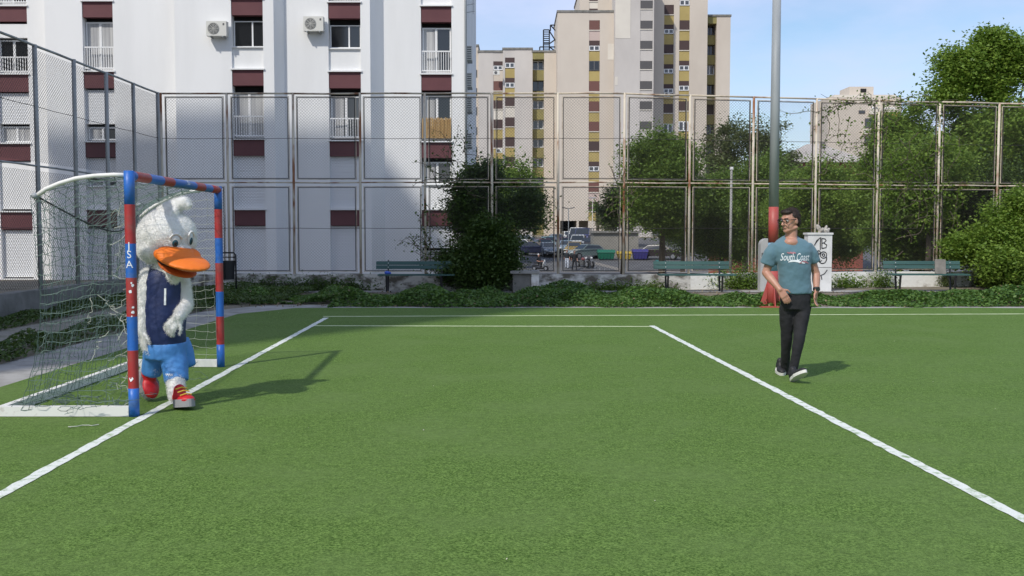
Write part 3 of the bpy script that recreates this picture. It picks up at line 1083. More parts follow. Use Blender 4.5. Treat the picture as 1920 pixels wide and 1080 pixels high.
ac_unit(411, 57, 40.0, 'white air conditioner on the wall beside the half open dark window with no shutter box')
ac_unit(591, 48, 40.55, 'white air conditioner on the wall beside the window under a short white shutter')
for (py, lb) in ((102, 'topmost'), (152, 'second highest'), (198, 'middle'), (264, 'second lowest'), (328, 'lowest')):
    ac_unit(879, py, 43.6, lb + ' air conditioner in the column on the narrow side wall of the white building', True, .8, .58)

# ================================================================== beige tower complex
bt = thing('apartment_tower', 'tall beige tower block with ochre panels and brown shutters', 'building', (XA(1150, 143), 143, 0.5))


def tower_window(x0, x1, z0, z1, Y, kind):
    if kind in ('b', 'r', 'g'):
        mb = MB(); mb.box(x0, x1, Y + .04, Y + .2, z0, z1)
        o = mb.build('window', {'b': M['shut_b'], 'r': M['shut_r'], 'g': M['shut_g']}[kind], bt)
        mb = MB(); mb.box(x0 - .06, x1 + .06, Y - .03, Y + .16, z0 - .12, z0 - .003); mb.build('sill', M['cream'], o)
    elif kind == 'h':          # half lowered shutter over white sashes
        zm = z0 + (z1 - z0) * .5
        mb = MB(); win_frame(mb, x0, x1, z0, zm, Y + .1, .10, (.5,), .05)
        o = mb.build('window', M['white'], bt)
        mb = MB(); mb.box(x0 + .1, x1 - .1, Y + .1, Y + .14, z0 + .1, zm - .1); mb.build('pane', M['glass_grey'], o)
        mb = MB(); mb.box(x0, x1, Y + .03, Y + .2, zm + .003, z1); mb.build('shutter', M['shut_b'], o)
    elif kind == 'w':          # white two leaf window
        mb = MB(); win_frame(mb, x0, x1, z0, z1, Y + .1, .11, (.5,), .05)
        o = mb.build('window', M['white'], bt)
        mb = MB(); mb.box(x0 + .1, x1 - .1, Y + .1, Y + .14, z0 + .1, z1 - .1); mb.build('pane', M['glass_grey'], o)
    elif kind == 'k':          # dark frame
        mb = MB(); win_frame(mb, x0, x1, z0, z1, Y + .1, .09, (.5,), .05)
        o = mb.build('window', M['ac_dark'], bt)
        mb = MB(); mb.box(x0 + .08, x1 - .08, Y + .1, Y + .14, z0 + .08, z1 - .08); mb.build('pane', M['glass'], o)


def tower_seg(Y, pl, pr, ytop, cols, m, depth=12, zbot=-1.0):
    xl, xr = XA(pl, Y), XA(pr, Y)
    zt = ZA(ytop, Y)
    mb = MB()
    x = xl
    for (c0, c1, sp, rec, wins) in cols:
        a, b_ = XA(c0, Y), XA(c1, Y)
        if a > x + .01:
            mb.box(x, a, Y, Y + depth, zbot, zt)
        # strip behind the windows
        ys_ = [w_[:2] for w_ in wins]
        top = zt
        st = MB(); st.box(a, b_, Y + rec + .2, Y + depth, zbot, zt); st.build('bay', m if rec < 1 else M['olive'], bt)
        prev = ZA(wins[0][0], Y)
        hd = MB(); hd.box(a, b_, Y + .02, Y + rec + .199, prev + .002, zt - .01); hd.build('spandrel', m if rec < 1 else sp[0], bt)
        for i, (ya, yb, kd) in enumerate(wins):
            z1, z0 = ZA(ya, Y), ZA(yb, Y)
            tower_window(a + .03, b_ - .03, z0, z1, Y + (rec if rec > 1 else 0), kd)
            nz_ = ZA(wins[i + 1][0], Y) if i + 1 < len(wins) else zbot
            s_ = MB(); s_.box(a + .004, b_ - .004, Y + .06 + (rec * .55 if rec > 1 else 0), Y + rec + .198, nz_ + .003, z0 - .123)
            s_.build('spandrel', sp[i % len(sp)], bt)
        x = b_
    if xr > x + .01:
        mb.box(x, xr, Y, Y + depth, zbot, zt)
    mb.build('wall', m, bt)
    rf = MB(); rf.box(xl - .1, xr + .1, Y - .1, Y + depth, zt + .003, zt + .28); rf.build('roof_edge', M['wall_conc'], bt)


def rows(y0, step, h, n_, kinds):
    return [(y0 + step * i, y0 + step * i + h, kinds[i % len(kinds)]) for i in range(n_)]


O, OL, PK, CR = M['ochre'], M['olive'], M['pink'], M['cream']
# low left wing
tower_seg(149, 868, 897, 87, [(875, 895, [M['beige']], .15, [(131, 144, 'k'), (165, 178, 'k'), (201, 215, 'k'), (238, 252, 'k'), (275, 291, 'k'), (312, 327, 'k'), (349, 362, 'k')])], M['beige'], zbot=0)
tower_seg(148, 897, 943, 98, [(925, 942.5, [M['beige'], O, CR, O, O, O, O], .15, [(115, 131, 'h'), (152, 170, 'r'), (188, 204, 'b'), (224, 241, 'b'), (261, 277, 'b'), (298, 314, 'b'), (335, 352, 'b'), (372, 388, 'b')])], M['beige2'])
tower_seg(147.6, 943, 998, 93, [(947, 965, [O, O, CR, O, O, O], .15, [(108, 127, 'h'), (146, 164, 'h'), (183, 199, 'b'), (220, 237, 'b'), (257, 275, 'b'), (294, 312, 'b'), (331, 349, 'b'), (368, 386, 'b')])], M['beige2'])
tower_seg(147.6, 998, 1045, 98, [(998.5, 1020, [OL], 1.6, [(111, 128, 'w'), (149, 168, 'k'), (186, 202, 'w'), (223, 240, 'w'), (259, 275, 'w'), (295, 312, 'w'), (331, 348, 'k'), (368, 386, 'k')])], M['beige'])
# main block
tower_seg(143, 1045, 1152, 23, [(1104, 1124, [PK, O, O, O, O, O, O, O], .15, [(38, 56, 'r'), (76, 95, 'h'), (114, 132, 'k'), (152, 171, 'r'), (190, 209, 'r'), (228, 246, 'r'), (265, 283, 'b'), (303, 321, 'h'), (341, 360, 'r'), (378, 396, 'b')])], M['beige'], zbot=ZA(414, 143))
mb = MB()
for (a, b_) in ((1045, 1051), (1082, 1086), (1104, 1152)):
    mb.box(XA(a, 143), XA(b_, 143), 143.02, 152, -1, ZA(414, 143) - .003)
mb.build('pier', M['beige'], bt)
mb = MB(); mb.box(XA(1045, 143), XA(1152, 143), 154, 154.9, -1, ZA(414, 143) - .003); mb.build('passage_shade_panel', M['dark'], bt)  # near-black panel stands in for the shade deep inside the passage
tower_seg(146, 1086, 1152, -18, [(1104, 1120, [CR], .15, [(-10, 2, 'b'), (16, 20, 'b')])], M['beige'])
tower_seg(141.5, 1152, 1225, -60, [(1199.5, 1222.5, [M['beige2']], .15, rows(-37, 37.8, 15.5, 11, 'g'))], M['beige2'], depth=16)
for (a, b_, ya, yb) in ((1153, 1181, -40, 72), (1139, 1151, 82, 112), (1153, 1158, 144, 160)):
    Yq = 141.5 if a > 1151 else 143
    mb = MB(); mb.box(XA(a, Yq), XA(b_, Yq), Yq - .03, Yq + .02, ZA(yb, Yq), ZA(ya, Yq)); mb.build('repair_patch', M['cream'], bt)
tower_seg(147, 1225, 1325, -70, [(1244, 1262, [O], .15, [(9, 27, 'b')] + rows(46, 37.2, 17, 9, 'hbhhbwbb')), (1272.5, 1291.5, [O], .15, [(0, 10, 'w')] + rows(38, 37.9, 18, 9, 'bbhhbwbh'))], M['beige'], depth=10)
tower_seg(148.5, 1325, 1368, 31, [(1325, 1342, [OL], 1.6, rows(44, 37.6, 18, 10, 'kkwkbk'))], M['beige'], depth=9)
# stair tower at the left roof: steel escape stair
mb = MB()
Yq = 150
for (a, ya, b_, yb) in ((1019, 56, 1030, 56), (1019, 81, 1030, 81), (1019, 56, 1019, 98), (1030, 56, 1030, 98), (1030, 58, 1044, 80), (1032, 47, 1044, 60), (1032, 47, 1041, 47), (1030, 88, 1044, 98), (1012, 88, 1044, 88), (1012, 88, 1012, 98), (1030, 82, 1044, 72), (1032, 47, 1032, 58)):
    mb.tube([P(a, ya, Yq), P(b_, yb, Yq)], .09, 4)
for py in range(60, 98, 4):
    mb.tube([P(1019, py, Yq), P(1030, py, Yq)], .07, 4)
mb.build('escape_stair', M['black'], bt)
for (px, py) in ((931, 137), (936, 283), (1250, 178)):
    Yq = 147
    c = P(px, py, Yq)
    mb = MB(); mb.box(c.x - .45, c.x + .45, Yq - .45, Yq - .02, c.z - .3, c.z + .3); o = mb.build('air_conditioner_box', M['ac'], bt)
    mb = MB(); mb.tube([(c.x - .1, Yq - .47, c.z), (c.x - .1, Yq - .455, c.z)], .22, 12); mb.build('fan_grille', M['ac_dark'], o)

# ------------------------------------------------------------------ far pale block on the right
fb = thing('apartment_building', 'small pale distant block with rooftop box above the vines', 'building', (XA(1620, 235), 235, 2))
Y = 235


def fbox(name, a, b_, ya, yb, dy0, dy1, m, par=fb):
    mb = MB(); mb.box(XA(a, Y), XA(b_, Y), Y + dy0, Y + dy1, ZA(yb, Y), ZA(ya, Y)); return mb.build(name, m, par)


fbox('wall', 1553, 1690, 182, 420, 0, 14, M['beige'])
fbox('roof', 1565, 1682, 177, 181.8, .5, 13, M['cream'])
ph = fbox('rooftop_box', 1600, 1646, 159, 176.8, 3, 10, M['beige'])
fbox('opening', 1621, 1632, 163, 170, 2.9, 3.2, M['dark'], ph)
fbox('balcony_wall', 1628, 1676, 205, 215, -1.2, -.02, M['cream'])
fbox('balcony_wall', 1655, 1680, 213, 221, -1.5, -1.25, M['orange'])
for (a, b_, ya, yb, m_) in ((1635, 1650, 201, 212, 'w'), (1656, 1678, 202, 212, 'w'), (1622, 1650, 222, 240, 'd'), (1656, 1684, 230, 241, 'd'), (1610, 1622, 207, 213, 'd'), (1622, 1650, 258, 272, 'd'), (1660, 1684, 258, 272, 'd')):
    o = fbox('window', a, b_, ya, yb, -.12, .02, M['white'] if m_ == 'w' else M['shut_g'])
    fbox('pane', a + 1.5, b_ - 1.5, ya + 1.5, yb - 1.5, -.16, -.125, M['glass_grey'], o)
fbox('balcony_slab', 1650, 1688, 226, 228.5, -1.6, -.02, M['white'])
fbox('balcony_wall', 1618, 1690, 243, 252, -1.1, -.02, M['cream'])

# ------------------------------------------------------------------ low house with hipped roof
hs = thing('house', 'low house with pale hipped roof and red wall behind the trees', 'house', (XA(1530, 84), 88, -1))
Y = 84
xa, xb = XA(1492, Y), XA(1640, Y)
za, zb = ZA(304, Y), ZA(262, Y)
mb = MB(); mb.box(xa + .5, xb - .5, Y + .6, Y + 8, -2, za); mb.build('wall', M['redwall'], hs)
mb = MB()
mb.add([(xa - .8, Y, za), (xb, Y, za), (xb, Y + 8.6, za), (xa - .8, Y + 8.6, za), (xa + 2.2, Y + 4.3, zb), (xb - 3, Y + 4.3, zb)], [(0, 1, 5, 4), (1, 2, 5), (2, 3, 4, 5), (3, 0, 4), (0, 3, 2, 1)])
rf = mb.build('roof', M['rooftile'], hs)
mb = MB(); mb.box(XA(1535, 88), XA(1541, 88), 87, 87.6, ZA(292, 88), ZA(268, 88)); mb.build('chimney', M['wall_conc'], rf)
for px in (1500, 1532, 1560):
    mb = MB(); mb.box(XA(px, Y), XA(px + 12, Y), Y + .55, Y + .7, ZA(345, Y), ZA(322, Y)); o = mb.build('window', M['white'], hs)
    mb = MB(); mb.box(XA(px + 1.5, Y), XA(px + 10.5, Y), Y + .53, Y + .548, ZA(343, Y), ZA(324, Y)); mb.build('pane', M['glass'], o)

# ------------------------------------------------------------------ tall neighbouring block out of frame, whose shade lies over the corner
nb = thing('apartment_tower', 'tall plain block beside the pitch whose shade falls on the goal corner', 'building', (-26, 10, 0))
poly = [(-13.4, -0.5), (-20.3, 20), (-33.0, 20), (-33.0, -0.5)]
mb = MB(); mb.prism(poly, -1, 32.2); mb.build('wall', M['beige'], nb)
mb = MB(); mb.prism([(x * 1.0 + (0.3 if x > -30 else -.3), y + (.3 if y > 0 else -.3)) for x, y in poly], 32.2, 32.5); mb.build('roof', M['wall_conc'], nb)
dv = (Vector((-20.3, 20, 0)) - Vector((-13.4, -.5, 0))); L = dv.length; dv.normalize()
rot = Matrix.Rotation(math.atan2(dv.y, dv.x), 3, 'Z')
wm = None
for fl in range(11):
    for k in range(6):
        c = Vector((-13.4, -.5, 0)) + dv * (2 + k * 3.5) + Vector((0, 0, 1.9 + fl * 2.85))
        mb = MB(); mb.obox(c, (1.4, .1, 1.4), rot); mb.build('window', M['shut_b'], nb)

# ================================================================== trees and shrubs
def TR(name, label, px0, px1, py0, py1, Y, dy, m, seed, nclump, per, cr, leaf, base_py=None, **kw):
    """tree whose crown fills the given extents at distance Y"""
    a, b_ = P(px0, py0, Y), P(px1, py1, Y)
    c = (a + b_) / 2
    rad = (abs(b_.x - a.x) / 2, dy, abs(a.z - b_.z) / 2)
    base = Vector((c.x + kw.pop('bx', 0), Y, ground_z(Y)))
    return tree(name, label, base, c, rad, nclump, per, cr, leaf, m, seed, **kw)


TR('tree', 'leafy green tree between the white building and the beige tower', 872, 1012, 292, 470, 40, 1.8, M['leaf_mid'], 31, 110, 140, .55, .15, trunk_r=.12)
TR('shrub', 'large dark shrub swallowing the fence beside the bench with the blue bag', 850, 950, 345, 540, 26.3, .95, M['leaf_dark'], 32, 130, 170, .34, .095, trunk_r=.06, cat='shrub', inner=.2,
   extra=[((XA(920, 25.6, 450), 25.1, 1.0), (.75, .45, .9), 40), ((XA(988, 26, 450), 26.2, 2.1), (.42, .5, .55), 34), ((XA(862, 26, 450), 25.8, 2.0), (.3, .4, .8), 26), ((XA(905, 26, 450), 26.4, 2.9), (.6, .4, .35), 26), ((XA(845, 25.6, 450), 25.5, .55), (.3, .3, .45), 16), ((XA(900, 25.0, 450), 24.95, .5), (.75, .3, .5), 40), ((XA(930, 25.2, 450), 25.1, .9), (.45, .35, .7), 30)])
TR('tree', 'rounded bright green tree behind the second bench against the tower', 1172, 1312, 272, 440, 47, 2.0, M['leaf_mid'], 33, 240, 190, .62, .16, trunk_r=.14, extra=[((XA(1240, 47), 47, ZA(290, 47)), (1.5, 1.4, 1.0), 40)])
TR('tree', 'dark bushy tree left of the tall rounded one by the rubbish bins', 1120, 1215, 340, 425, 52, 1.5, M['leaf_dark'], 34, 80, 160, .5, .14, trunk_r=.10)
TR('tree', 'airy grey green tree with open branches behind the lamp pole', 1310, 1490, 215, 420, 56, 2.4, M['leaf_dull'], 35, 190, 110, .6, .17, trunk_r=.13, inner=.5, limbs=40)
TR('tree', 'dense dark tree under the airy one between lamp pole and thin post', 1262, 1450, 320, 492, 50, 1.8, M['leaf_mid'], 36, 260, 190, .6, .15, trunk_r=.12, inner=.3)
TR('tree', 'dark tree behind the white graffiti cabinet', 1440, 1650, 312, 505, 40, 1.8, M['leaf_bright'], 37, 280, 190, .5, .13, trunk_r=.12, inner=.25)
TR('tree', 'leafy green tree tangled in the fence right of the distant block', 1600, 1775, 230, 480, 34, 1.7, M['leaf_bright'], 38, 300, 190, .45, .13, trunk_r=.11, inner=.3, extra=[((XA(1700, 34), 34, ZA(240, 34)), (.9, 1.0, .8), 30)])
TR('tree', 'tallest bright green tree rising high above the fence at the right', 1765, 2000, 175, 460, 33.5, 2.2, M['leaf_bright'], 39, 420, 190, .48, .15, trunk_r=.16, inner=.35,
   extra=[((XA(1858, 33.5), 33.5, ZA(95, 33.5)), (.45, .6, .75), 22), ((XA(1800, 33.5), 33.5, ZA(125, 33.5)), (.6, .6, .7), 22), ((XA(1905, 33.5), 33.5, ZA(115, 33.5)), (.7, .7, .8), 28), ((XA(1780, 33.5), 33.5, ZA(180, 33.5)), (.55, .6, .45), 18), ((XA(1840, 33.5), 33.5, ZA(150, 33.5)), (.8, .8, .6), 40), ((XA(1762, 33.5), 33.5, ZA(300, 33.5)), (.5, .7, .8), 26)])
TR('shrub', 'bright leafy shrub spilling over the whitewashed wall', 1838, 1990, 345, 560, 26.0, .9, M['leaf_bright'], 40, 190, 190, .33, .105, trunk_r=.05, cat='shrub', inner=.2,
   extra=[((XA(1820, 26, 450), 26.3, 1.0), (.5, .4, .5), 26), ((XA(1870, 26, 450), 25.2, .7), (.8, .4, .5), 30)])
TR('shrub', 'dark undergrowth shrub behind the bench with the grey board', 1630, 1810, 360, 508, 31, 1.2, M['leaf_mid'], 41, 190, 180, .42, .11, trunk_r=.05, cat='shrub', inner=.2)
TR('shrub', 'dark shrub in the gap beyond the tall tree at the right', 1770, 1960, 290, 520, 30, 1.0, M['leaf_dark'], 42, 220, 180, .45, .12, trunk_r=.06, cat='shrub', inner=.2)
TR('shrub', 'low dark shrub row behind the fence at the white cabinet', 1290, 1620, 400, 492, 60, 2.4, M['leaf_dark'], 43, 260, 180, .65, .16, trunk_r=.06, cat='shrub', inner=.2)
TR('tree', 'sunlit leafy mass of tree filling the bays right of the light pole', 1470, 1630, 300, 440, 36.5, 1.3, M['leaf_bright'], 46, 170, 150, .45, .12, trunk_r=.09, inner=.25)
TR('tree', 'yellow green tree between thin lamp post and light pole', 1380, 1500, 285, 460, 44, 1.5, M['leaf_mid'], 47, 150, 150, .5, .14, trunk_r=.1, inner=.25)
TR('tree', 'sunlit leafy tree over the bench with the grey board', 1655, 1830, 255, 430, 29.5, .9, M['leaf_bright'], 48, 210, 150, .36, .11, trunk_r=.08, inner=.25)
TR('tree', 'dark background tree beyond the rubbish containers', 1225, 1335, 330, 478, 72, 2.2, M['leaf_dark'], 54, 120, 120, .8, .2, trunk_r=.14, inner=.2)
TR('tree', 'dark background tree seen past the thin lamp post', 1320, 1470, 325, 486, 70, 2.5, M['leaf_dark'], 55, 130, 120, .8, .2, trunk_r=.14, inner=.2)
TR('tree', 'dark background tree in front of the low red house', 1465, 1640, 318, 488, 72, 2.5, M['leaf_dark'], 56, 150, 120, .8, .2, trunk_r=.14, inner=.2)
TR('shrub', 'shaggy brown green bush above the rubbish bin shed', 1120, 1200, 385, 440, 118, 3, M['leaf_dull'], 44, 60, 90, .9, .3, trunk_r=.1, cat='shrub', inner=.3)
TR('tree', 'far dark tree standing left of the parked blue car', 890, 1000, 330, 432, 96, 3.5, M['leaf_dark'], 45, 120, 140, 1.0, .26, trunk_r=.2, inner=.3)


# vines on the fence: wandering stems carrying single leaves
def vine(label, starts, seed, m, leaf, name='vine', n_leaf=14):
    r = np.random.default_rng(seed)
    root = thing(name, label, 'vine', starts[0][0])
    mb = MB(); pts = []
    for (p0, d0, L, wob) in starts:
        p = Vector(p0); d = Vector(d0).normalized()
        path = [p.copy()]
        k = max(3, int(L / .12))
        for i in range(k):
            d = (d + Vector((r.normal() * wob, r.normal() * wob * .15, r.normal() * wob))).normalized()
            p = p + d * .12
            p.y += (p0[1] - p.y) * .3
            if p.z < .03: p.z = .05
            if p.z > 5.08: p.z = 5.08; d.z = -abs(d.z)
            path.append(p.copy())
            for q in range(int(n_leaf * r.uniform(.1, 1.2) / 4)):
                pts.append(np.array(p) + r.normal(size=3) * np.array([.08, .05, .08]))
        mb.tube(path, [.008 * (1 - .8 * i / len(path)) + .002 for i in range(len(path))], 4)
    mb.build('stem', M['bark'], root)
    leaf_obj('leaves', np.array(pts), leaf, m, root, seed + 7, .1)
    return root


rv = random.Random(77)
st = []
for k in range(26):     # curtain of vine on the fence by the distant block
    px = rv.uniform(1535, 1720); yq = fence_y(px) - .06
    p0 = P(px, rv.uniform(188, 330), yq)
    st.append((tuple(p0), (rv.uniform(-1, 1), 0, rv.uniform(-.9, .5)), rv.uniform(.6, 1.8), .35))
for k in range(10):
    px = rv.uniform(1560, 1690); yq = fence_y(px) - .05
    st.append((tuple(P(px, 192, yq)), (rv.choice([-1, 1]), 0, -.05), rv.uniform(.8, 1.6), .15))
vine('green vine draped along the fence top in front of the distant block', st, 50, M['leaf_mid'], .085, n_leaf=17)
st = []
for k in range(46):
    px = rv.uniform(1640, 1800); yq = fence_y(px) - .06
    st.append((tuple(P(px, rv.uniform(230, 480), yq)), (rv.uniform(-.6, .6), 0, rv.uniform(-1, .8)), rv.uniform(.5, 1.5), .35))
vine('thick vine climbing the fence above the bench with the grey board', st, 51, M['leaf_bright'], .085, n_leaf=26)
st = []
for k in range(30):
    px = rv.uniform(815, 880); yq = 25.42
    st.append((tuple(P(px, rv.uniform(280, 500), yq)), (rv.uniform(-.7, .4), 0, rv.uniform(-.2, 1)), rv.uniform(.4, 1.1), .3))
for k in range(7):
    st.append((tuple(P(rv.uniform(780, 830), rv.uniform(455, 490), 25.42)), (-1, 0, rv.uniform(.0, .5)), rv.uniform(.5, 1.2), .3))
vine('dark ivy fringe on the fence against the white building corner', st, 52, M['leaf_dark'], .08, n_leaf=16)
st = []
for k in range(22):
    px = rv.uniform(1150, 1185); yq = 25.42
    st.append((tuple(P(px, rv.uniform(330, 420), yq)), (rv.uniform(-1, .4), 0, rv.uniform(-.6, 1)), rv.uniform(.2, .6), .3))
vine('small vine tuft on the rusty post above the green bin', st, 53, M['leaf_mid'], .08, n_leaf=14)

# ground cover: the strip of creeping plants behind the pitch
r = np.random.default_rng(8)


def cover(name, label, N, xr, yr, hfn, leaf, m, seed, cat='plants'):
    r = np.random.default_rng(seed)
    x = r.uniform(*xr, N); y = r.uniform(*yr, N)
    h = np.array([hfn(a, b_) for a, b_ in zip(x, y)])
    keep = h > .01
    x, y, h = x[keep], y[keep], h[keep]
    z = h * (1 - r.random(len(h)) ** 2 * .8) + .012
    o = leaf_obj(name, np.stack([x, y, z], 1), leaf, m, None, seed, 1.0)
    return tag(o, label, cat, kind='stuff')


def h_cover(x, y):
    e = min(1, max(0, (y - 19.78 - .12 * math.sin(x * 2.1) - .07 * math.sin(x * 5.3)) / .35))
    bk = 23.1 + .25 * math.sin(x * .9)
    f = min(1, max(0, (bk - y + .25 * math.sin(x * 1.3)) / .5))
    if x < -3.6 and y < 20.6: return 0
    b_ = .13 + .08 * math.sin(x * 1.1 + 1) * math.sin(y * 1.4) + .05 * math.sin(x * .43 + 2) + .06 * math.sin(x * 3.7 + y) + .04 * math.sin(x * 7.1 + 3 * y)
    if .4 < x < 3.0: b_ += .10 * math.sin(math.pi * (x - .4) / 2.6)
    gp = .5 + math.sin(x * 1.9 + .7 * y) * math.sin(x * .8 - 1.3 * y + 1) + .35 * math.sin(x * 4.1 + 2.2 * y)
    return e * f * b_ * min(1.15, max(.12, gp + .45))


cover('ground_cover', 'strip of low creeping green plants between pitch and benches', 120000, (-7.5, 15.5), (19.7, 23.6), h_cover, .075, M['leaf_cover'], 60)
cover('dry_leaves', 'scattered dry tan leaves lying among the creeping plants', 2600, (-7.5, 15.5), (19.75, 24.6), lambda x, y: max(.02, h_cover(x, y) * 1.04), .06, leaf_mat('leaf_dry', (.12, .085, .04), (.28, .22, .12), .1), 63, 'leaves')


cover('litter', 'tiny pale bits of litter scattered over the turf pitch', 150, (-4.8, 12), (3.5, 19), lambda x, y: .012, .010, mat('pale_litter', (.50, .48, .38), .8), 64, 'litter')


def h_left(x, y):
    a = max(0, 1 - abs(x + 6.08 + .08 * math.sin(y * 2)) / .33)
    c = .0
    if x < -7.7: c = .5 + .5 * math.sin(y * 2.3) * math.sin(x * 5 + y)
    return .20 * a ** .6 * (1 + .4 * math.sin(y * 3.1)) + .16 * max(0, c) * (1 if y > 11 else .7)


cover('weeds', 'dark weeds growing along the path and side wall behind the goal', 42000, (-8.65, -5.75), (6, 21), h_left, .06, M['leaf_dark'], 61)
cover('grass', 'shaded dark weeds in the corner where both fences meet', 16000, (-8.6, -4.8), (20.3, 25.1), lambda x, y: .12 + .1 * max(0, math.sin(x * 2.1) * math.sin(y * 1.7)), .065, M['leaf_dark'], 62)

# tufts at the foot of the back wall
rt = random.Random(9)
for i, (px, wd, h_) in enumerate(((486, 1.0, .28), (590, 2.2, .30), (655, .8, .2), (1150, 1.4, .22), (1225, 1.0, .2), (1395, 1.3, .55), (1470, .8, .4), (1590, 1.0, .3), (1655, .6, .4), (1775, .35, .35), (1860, 1.0, .55))):
    yq = fence_y(px) - .32
    x0 = XA(px, yq, 530)
    rr = np.random.default_rng(200 + i)
    N = int(900 * wd * h_ / .25)
    pts = np.stack([x0 + rr.normal(size=N) * wd * .3, yq + rr.normal(size=N) * .10, np.abs(rr.normal(size=N)) * h_ * .5 + .02], 1)
    lab = ['leafy weed tuft by the black bin', 'long row of weeds at the foot of the peeling wall', 'small weed tuft beside the white rag', 'weeds against the peeling wall right of the concrete table',
           'low weeds behind the middle bench end', 'tall leafy weeds at the foot of the lamp pole fence bay', 'bushy weeds beside the grey cabinet', 'weeds right of the white graffiti cabinet',
           'upright weed at the left leg of the bench with the board', 'brownish dry weed behind the bench with the board', 'brownish scrub under the bright shrub'][i]
    o = leaf_obj('weed_tuft', pts, .07, M['leaf_dark'] if px < 800 else (M['leaf_dull'] if i > 8 else M['leaf_mid']), None, 300 + i, .3, .4)
    tag(o, lab, 'weeds', kind='stuff')

# palm by the street
pc = P(1120, 392, 120)
palm = thing('palm_tree', 'small palm with drooping fronds beside the street lamp', 'tree', (pc.x, 120, ground_z(120)))
mb = MB(); mb.tube([(pc.x, 120, ground_z(120)), (pc.x + .05, 120, pc.z * .5), (pc.x, 120, pc.z)], [.22, .18, .2], 8); mb.build('trunk', M['bark'], palm, smooth=True)
rr = random.Random(4)
mb = MB()
for k in range(34):
    a = rr.uniform(0, 2 * math.pi); e = rr.uniform(-.5, 1.2); L = rr.uniform(1.3, 2.0)
    d = Vector((math.cos(a) * math.cos(e), math.sin(a) * math.cos(e), math.sin(e)))
    p = Vector((pc.x, 120, pc.z)); side = d.cross(Vector((0, 0, 1))).normalized()
    prev = p
    for q in range(6):
        d = (d + Vector((0, 0, -.16))).normalized(); p2 = prev + d * L / 6
        wq = .22 * (1 - q / 7)
        mb.quad(prev + side * wq, p2 + side * wq * .8 + Vector((0, 0, -.1)), p2, prev)
        mb.quad(prev, p2, p2 - side * wq * .8 + Vector((0, 0, -.1)), prev - side * wq)
        prev = p2
mb.build('fronds', M['leaf_mid'], palm)


# ================================================================== street furniture
def bench(label, cx, cy, rz, L=1.86):
    root = thing('bench', label, 'bench', (cx, cy, 0), 'green benches along the wall')
    rot = Matrix.Rotation(rz, 3, 'Z')
    C = Vector((cx, cy, 0))

    def bx(name, c, s, m, tilt=0, par=None):
        mb = MB(); mb.obox(C + rot @ Vector(c), s, rot @ Matrix.Rotation(tilt, 3, 'X')); return mb.build(name, m, par or root)
    for (z, dy) in ((.70, .232), (.60, .205)):
        s_ = bx('back_slat', (-.03, dy, z), (L, .03, .088), M['bench'], -.25)
        for sx in (-.66, .66):
            mb = MB(); c_ = C + rot @ Vector((sx, dy - .022, z)); mb.ell(c_, (.014, .010, .014), None, 8, 6); mb.build('bolt', M['bolt'], s_)
    for i, dy in enumerate((-.20, -.09, .02, .13)):
        bx('seat_slat', (.06, dy, .425), (L, .095, .03), M['bench'])
    for sx in (-.66, .66):
        bx('leg', (sx, -.17, .205), (.04, .05, .44), M['black'], .16)
        bx('leg', (sx + .0, .17, .205), (.04, .05, .44), M['black'], -.16)
        bx('back_support', (sx, .215, .58), (.035, .03, .40), M['black'], -.25)
        bx('seat_bearer', (sx, -.03, .395), (.045, .42, .025), M['black'])


by = 24.72
bench('dark green park bench with a blue bag beside the big dark shrub', XA(777, by, 520), by, 0.0)
bench('dark green park bench standing between the rubbish bins and the lamp pole', XA(1301, by, 520), by, 0.0)
bench('dark green park bench carrying a grey board by the bright shrub', XA(1735, 24.9, 520), 24.9, -0.06)
mb = MB(); c_ = P(726, 519, 24.66); mb.ell((c_.x, 24.66, .475), (.07, .06, .045)); mb.ell((c_.x + .05, 24.68, .465), (.05, .05, .03))
tag(mb.build('bag', mat('blue_plastic', (.06, .13, .55), .4), smooth=True), 'small crumpled blue bag lying on the bench seat', 'bag')
mb = MB(); c_ = P(1762, 510, 24.85); mb.obox((c_.x, 24.83, .62), (.26, .03, .36), Matrix.Rotation(-.2, 3, 'X') @ Matrix.Rotation(.04, 3, 'Y'))
tag(mb.build('board', mat('grey_board', (.24, .22, .19), .8, (.16, .15, .13), 6)), 'grey board leaning upright on the bench by the bright shrub', 'board')

# black waste bin with hoop
bx_, by_ = XA(427, 23.7, 500), 23.7
bn = thing('waste_bin', 'black waste bin hung from a hooped frame beside the goal', 'bin', (bx_, by_, 0))
mb = MB(); mb.tube([(bx_, by_, .36), (bx_, by_, .80)], [.15, .17], 16); mb.build('bucket', M['black'], bn, smooth=False)
mb = MB()
mb.tube([(bx_ - .19, by_, 0), (bx_ - .19, by_, .93), (bx_ - .15, by_, .985), (bx_ + .15, by_, .985), (bx_ + .19, by_, .93), (bx_ + .19, by_, 0)], .019, 8)
mb.tube([(bx_ - .19, by_, .88), (bx_ + .19, by_, .88)], .014, 6)
mb.build('frame', M['black'], bn, smooth=True)
# white rag on the path
rr = random.Random(12)
c_ = G(612, 544)
mb = MB()
for q in range(7):
    mb.ell((c_.x + rr.gauss(0, .11), c_.y + rr.gauss(0, .08), .045 + rr.uniform(0, .03)), (rr.uniform(.05, .11), rr.uniform(.05, .09), rr.uniform(.03, .055)), Matrix.Rotation(rr.uniform(0, 3), 3, 'Z'), 10, 6)
tag(mb.build('rag', mat('dirty_cloth', (.42, .43, .42), .9, (.25, .26, .25), 12)), 'crumpled pale rag dropped at the foot of the peeling wall', 'rag')

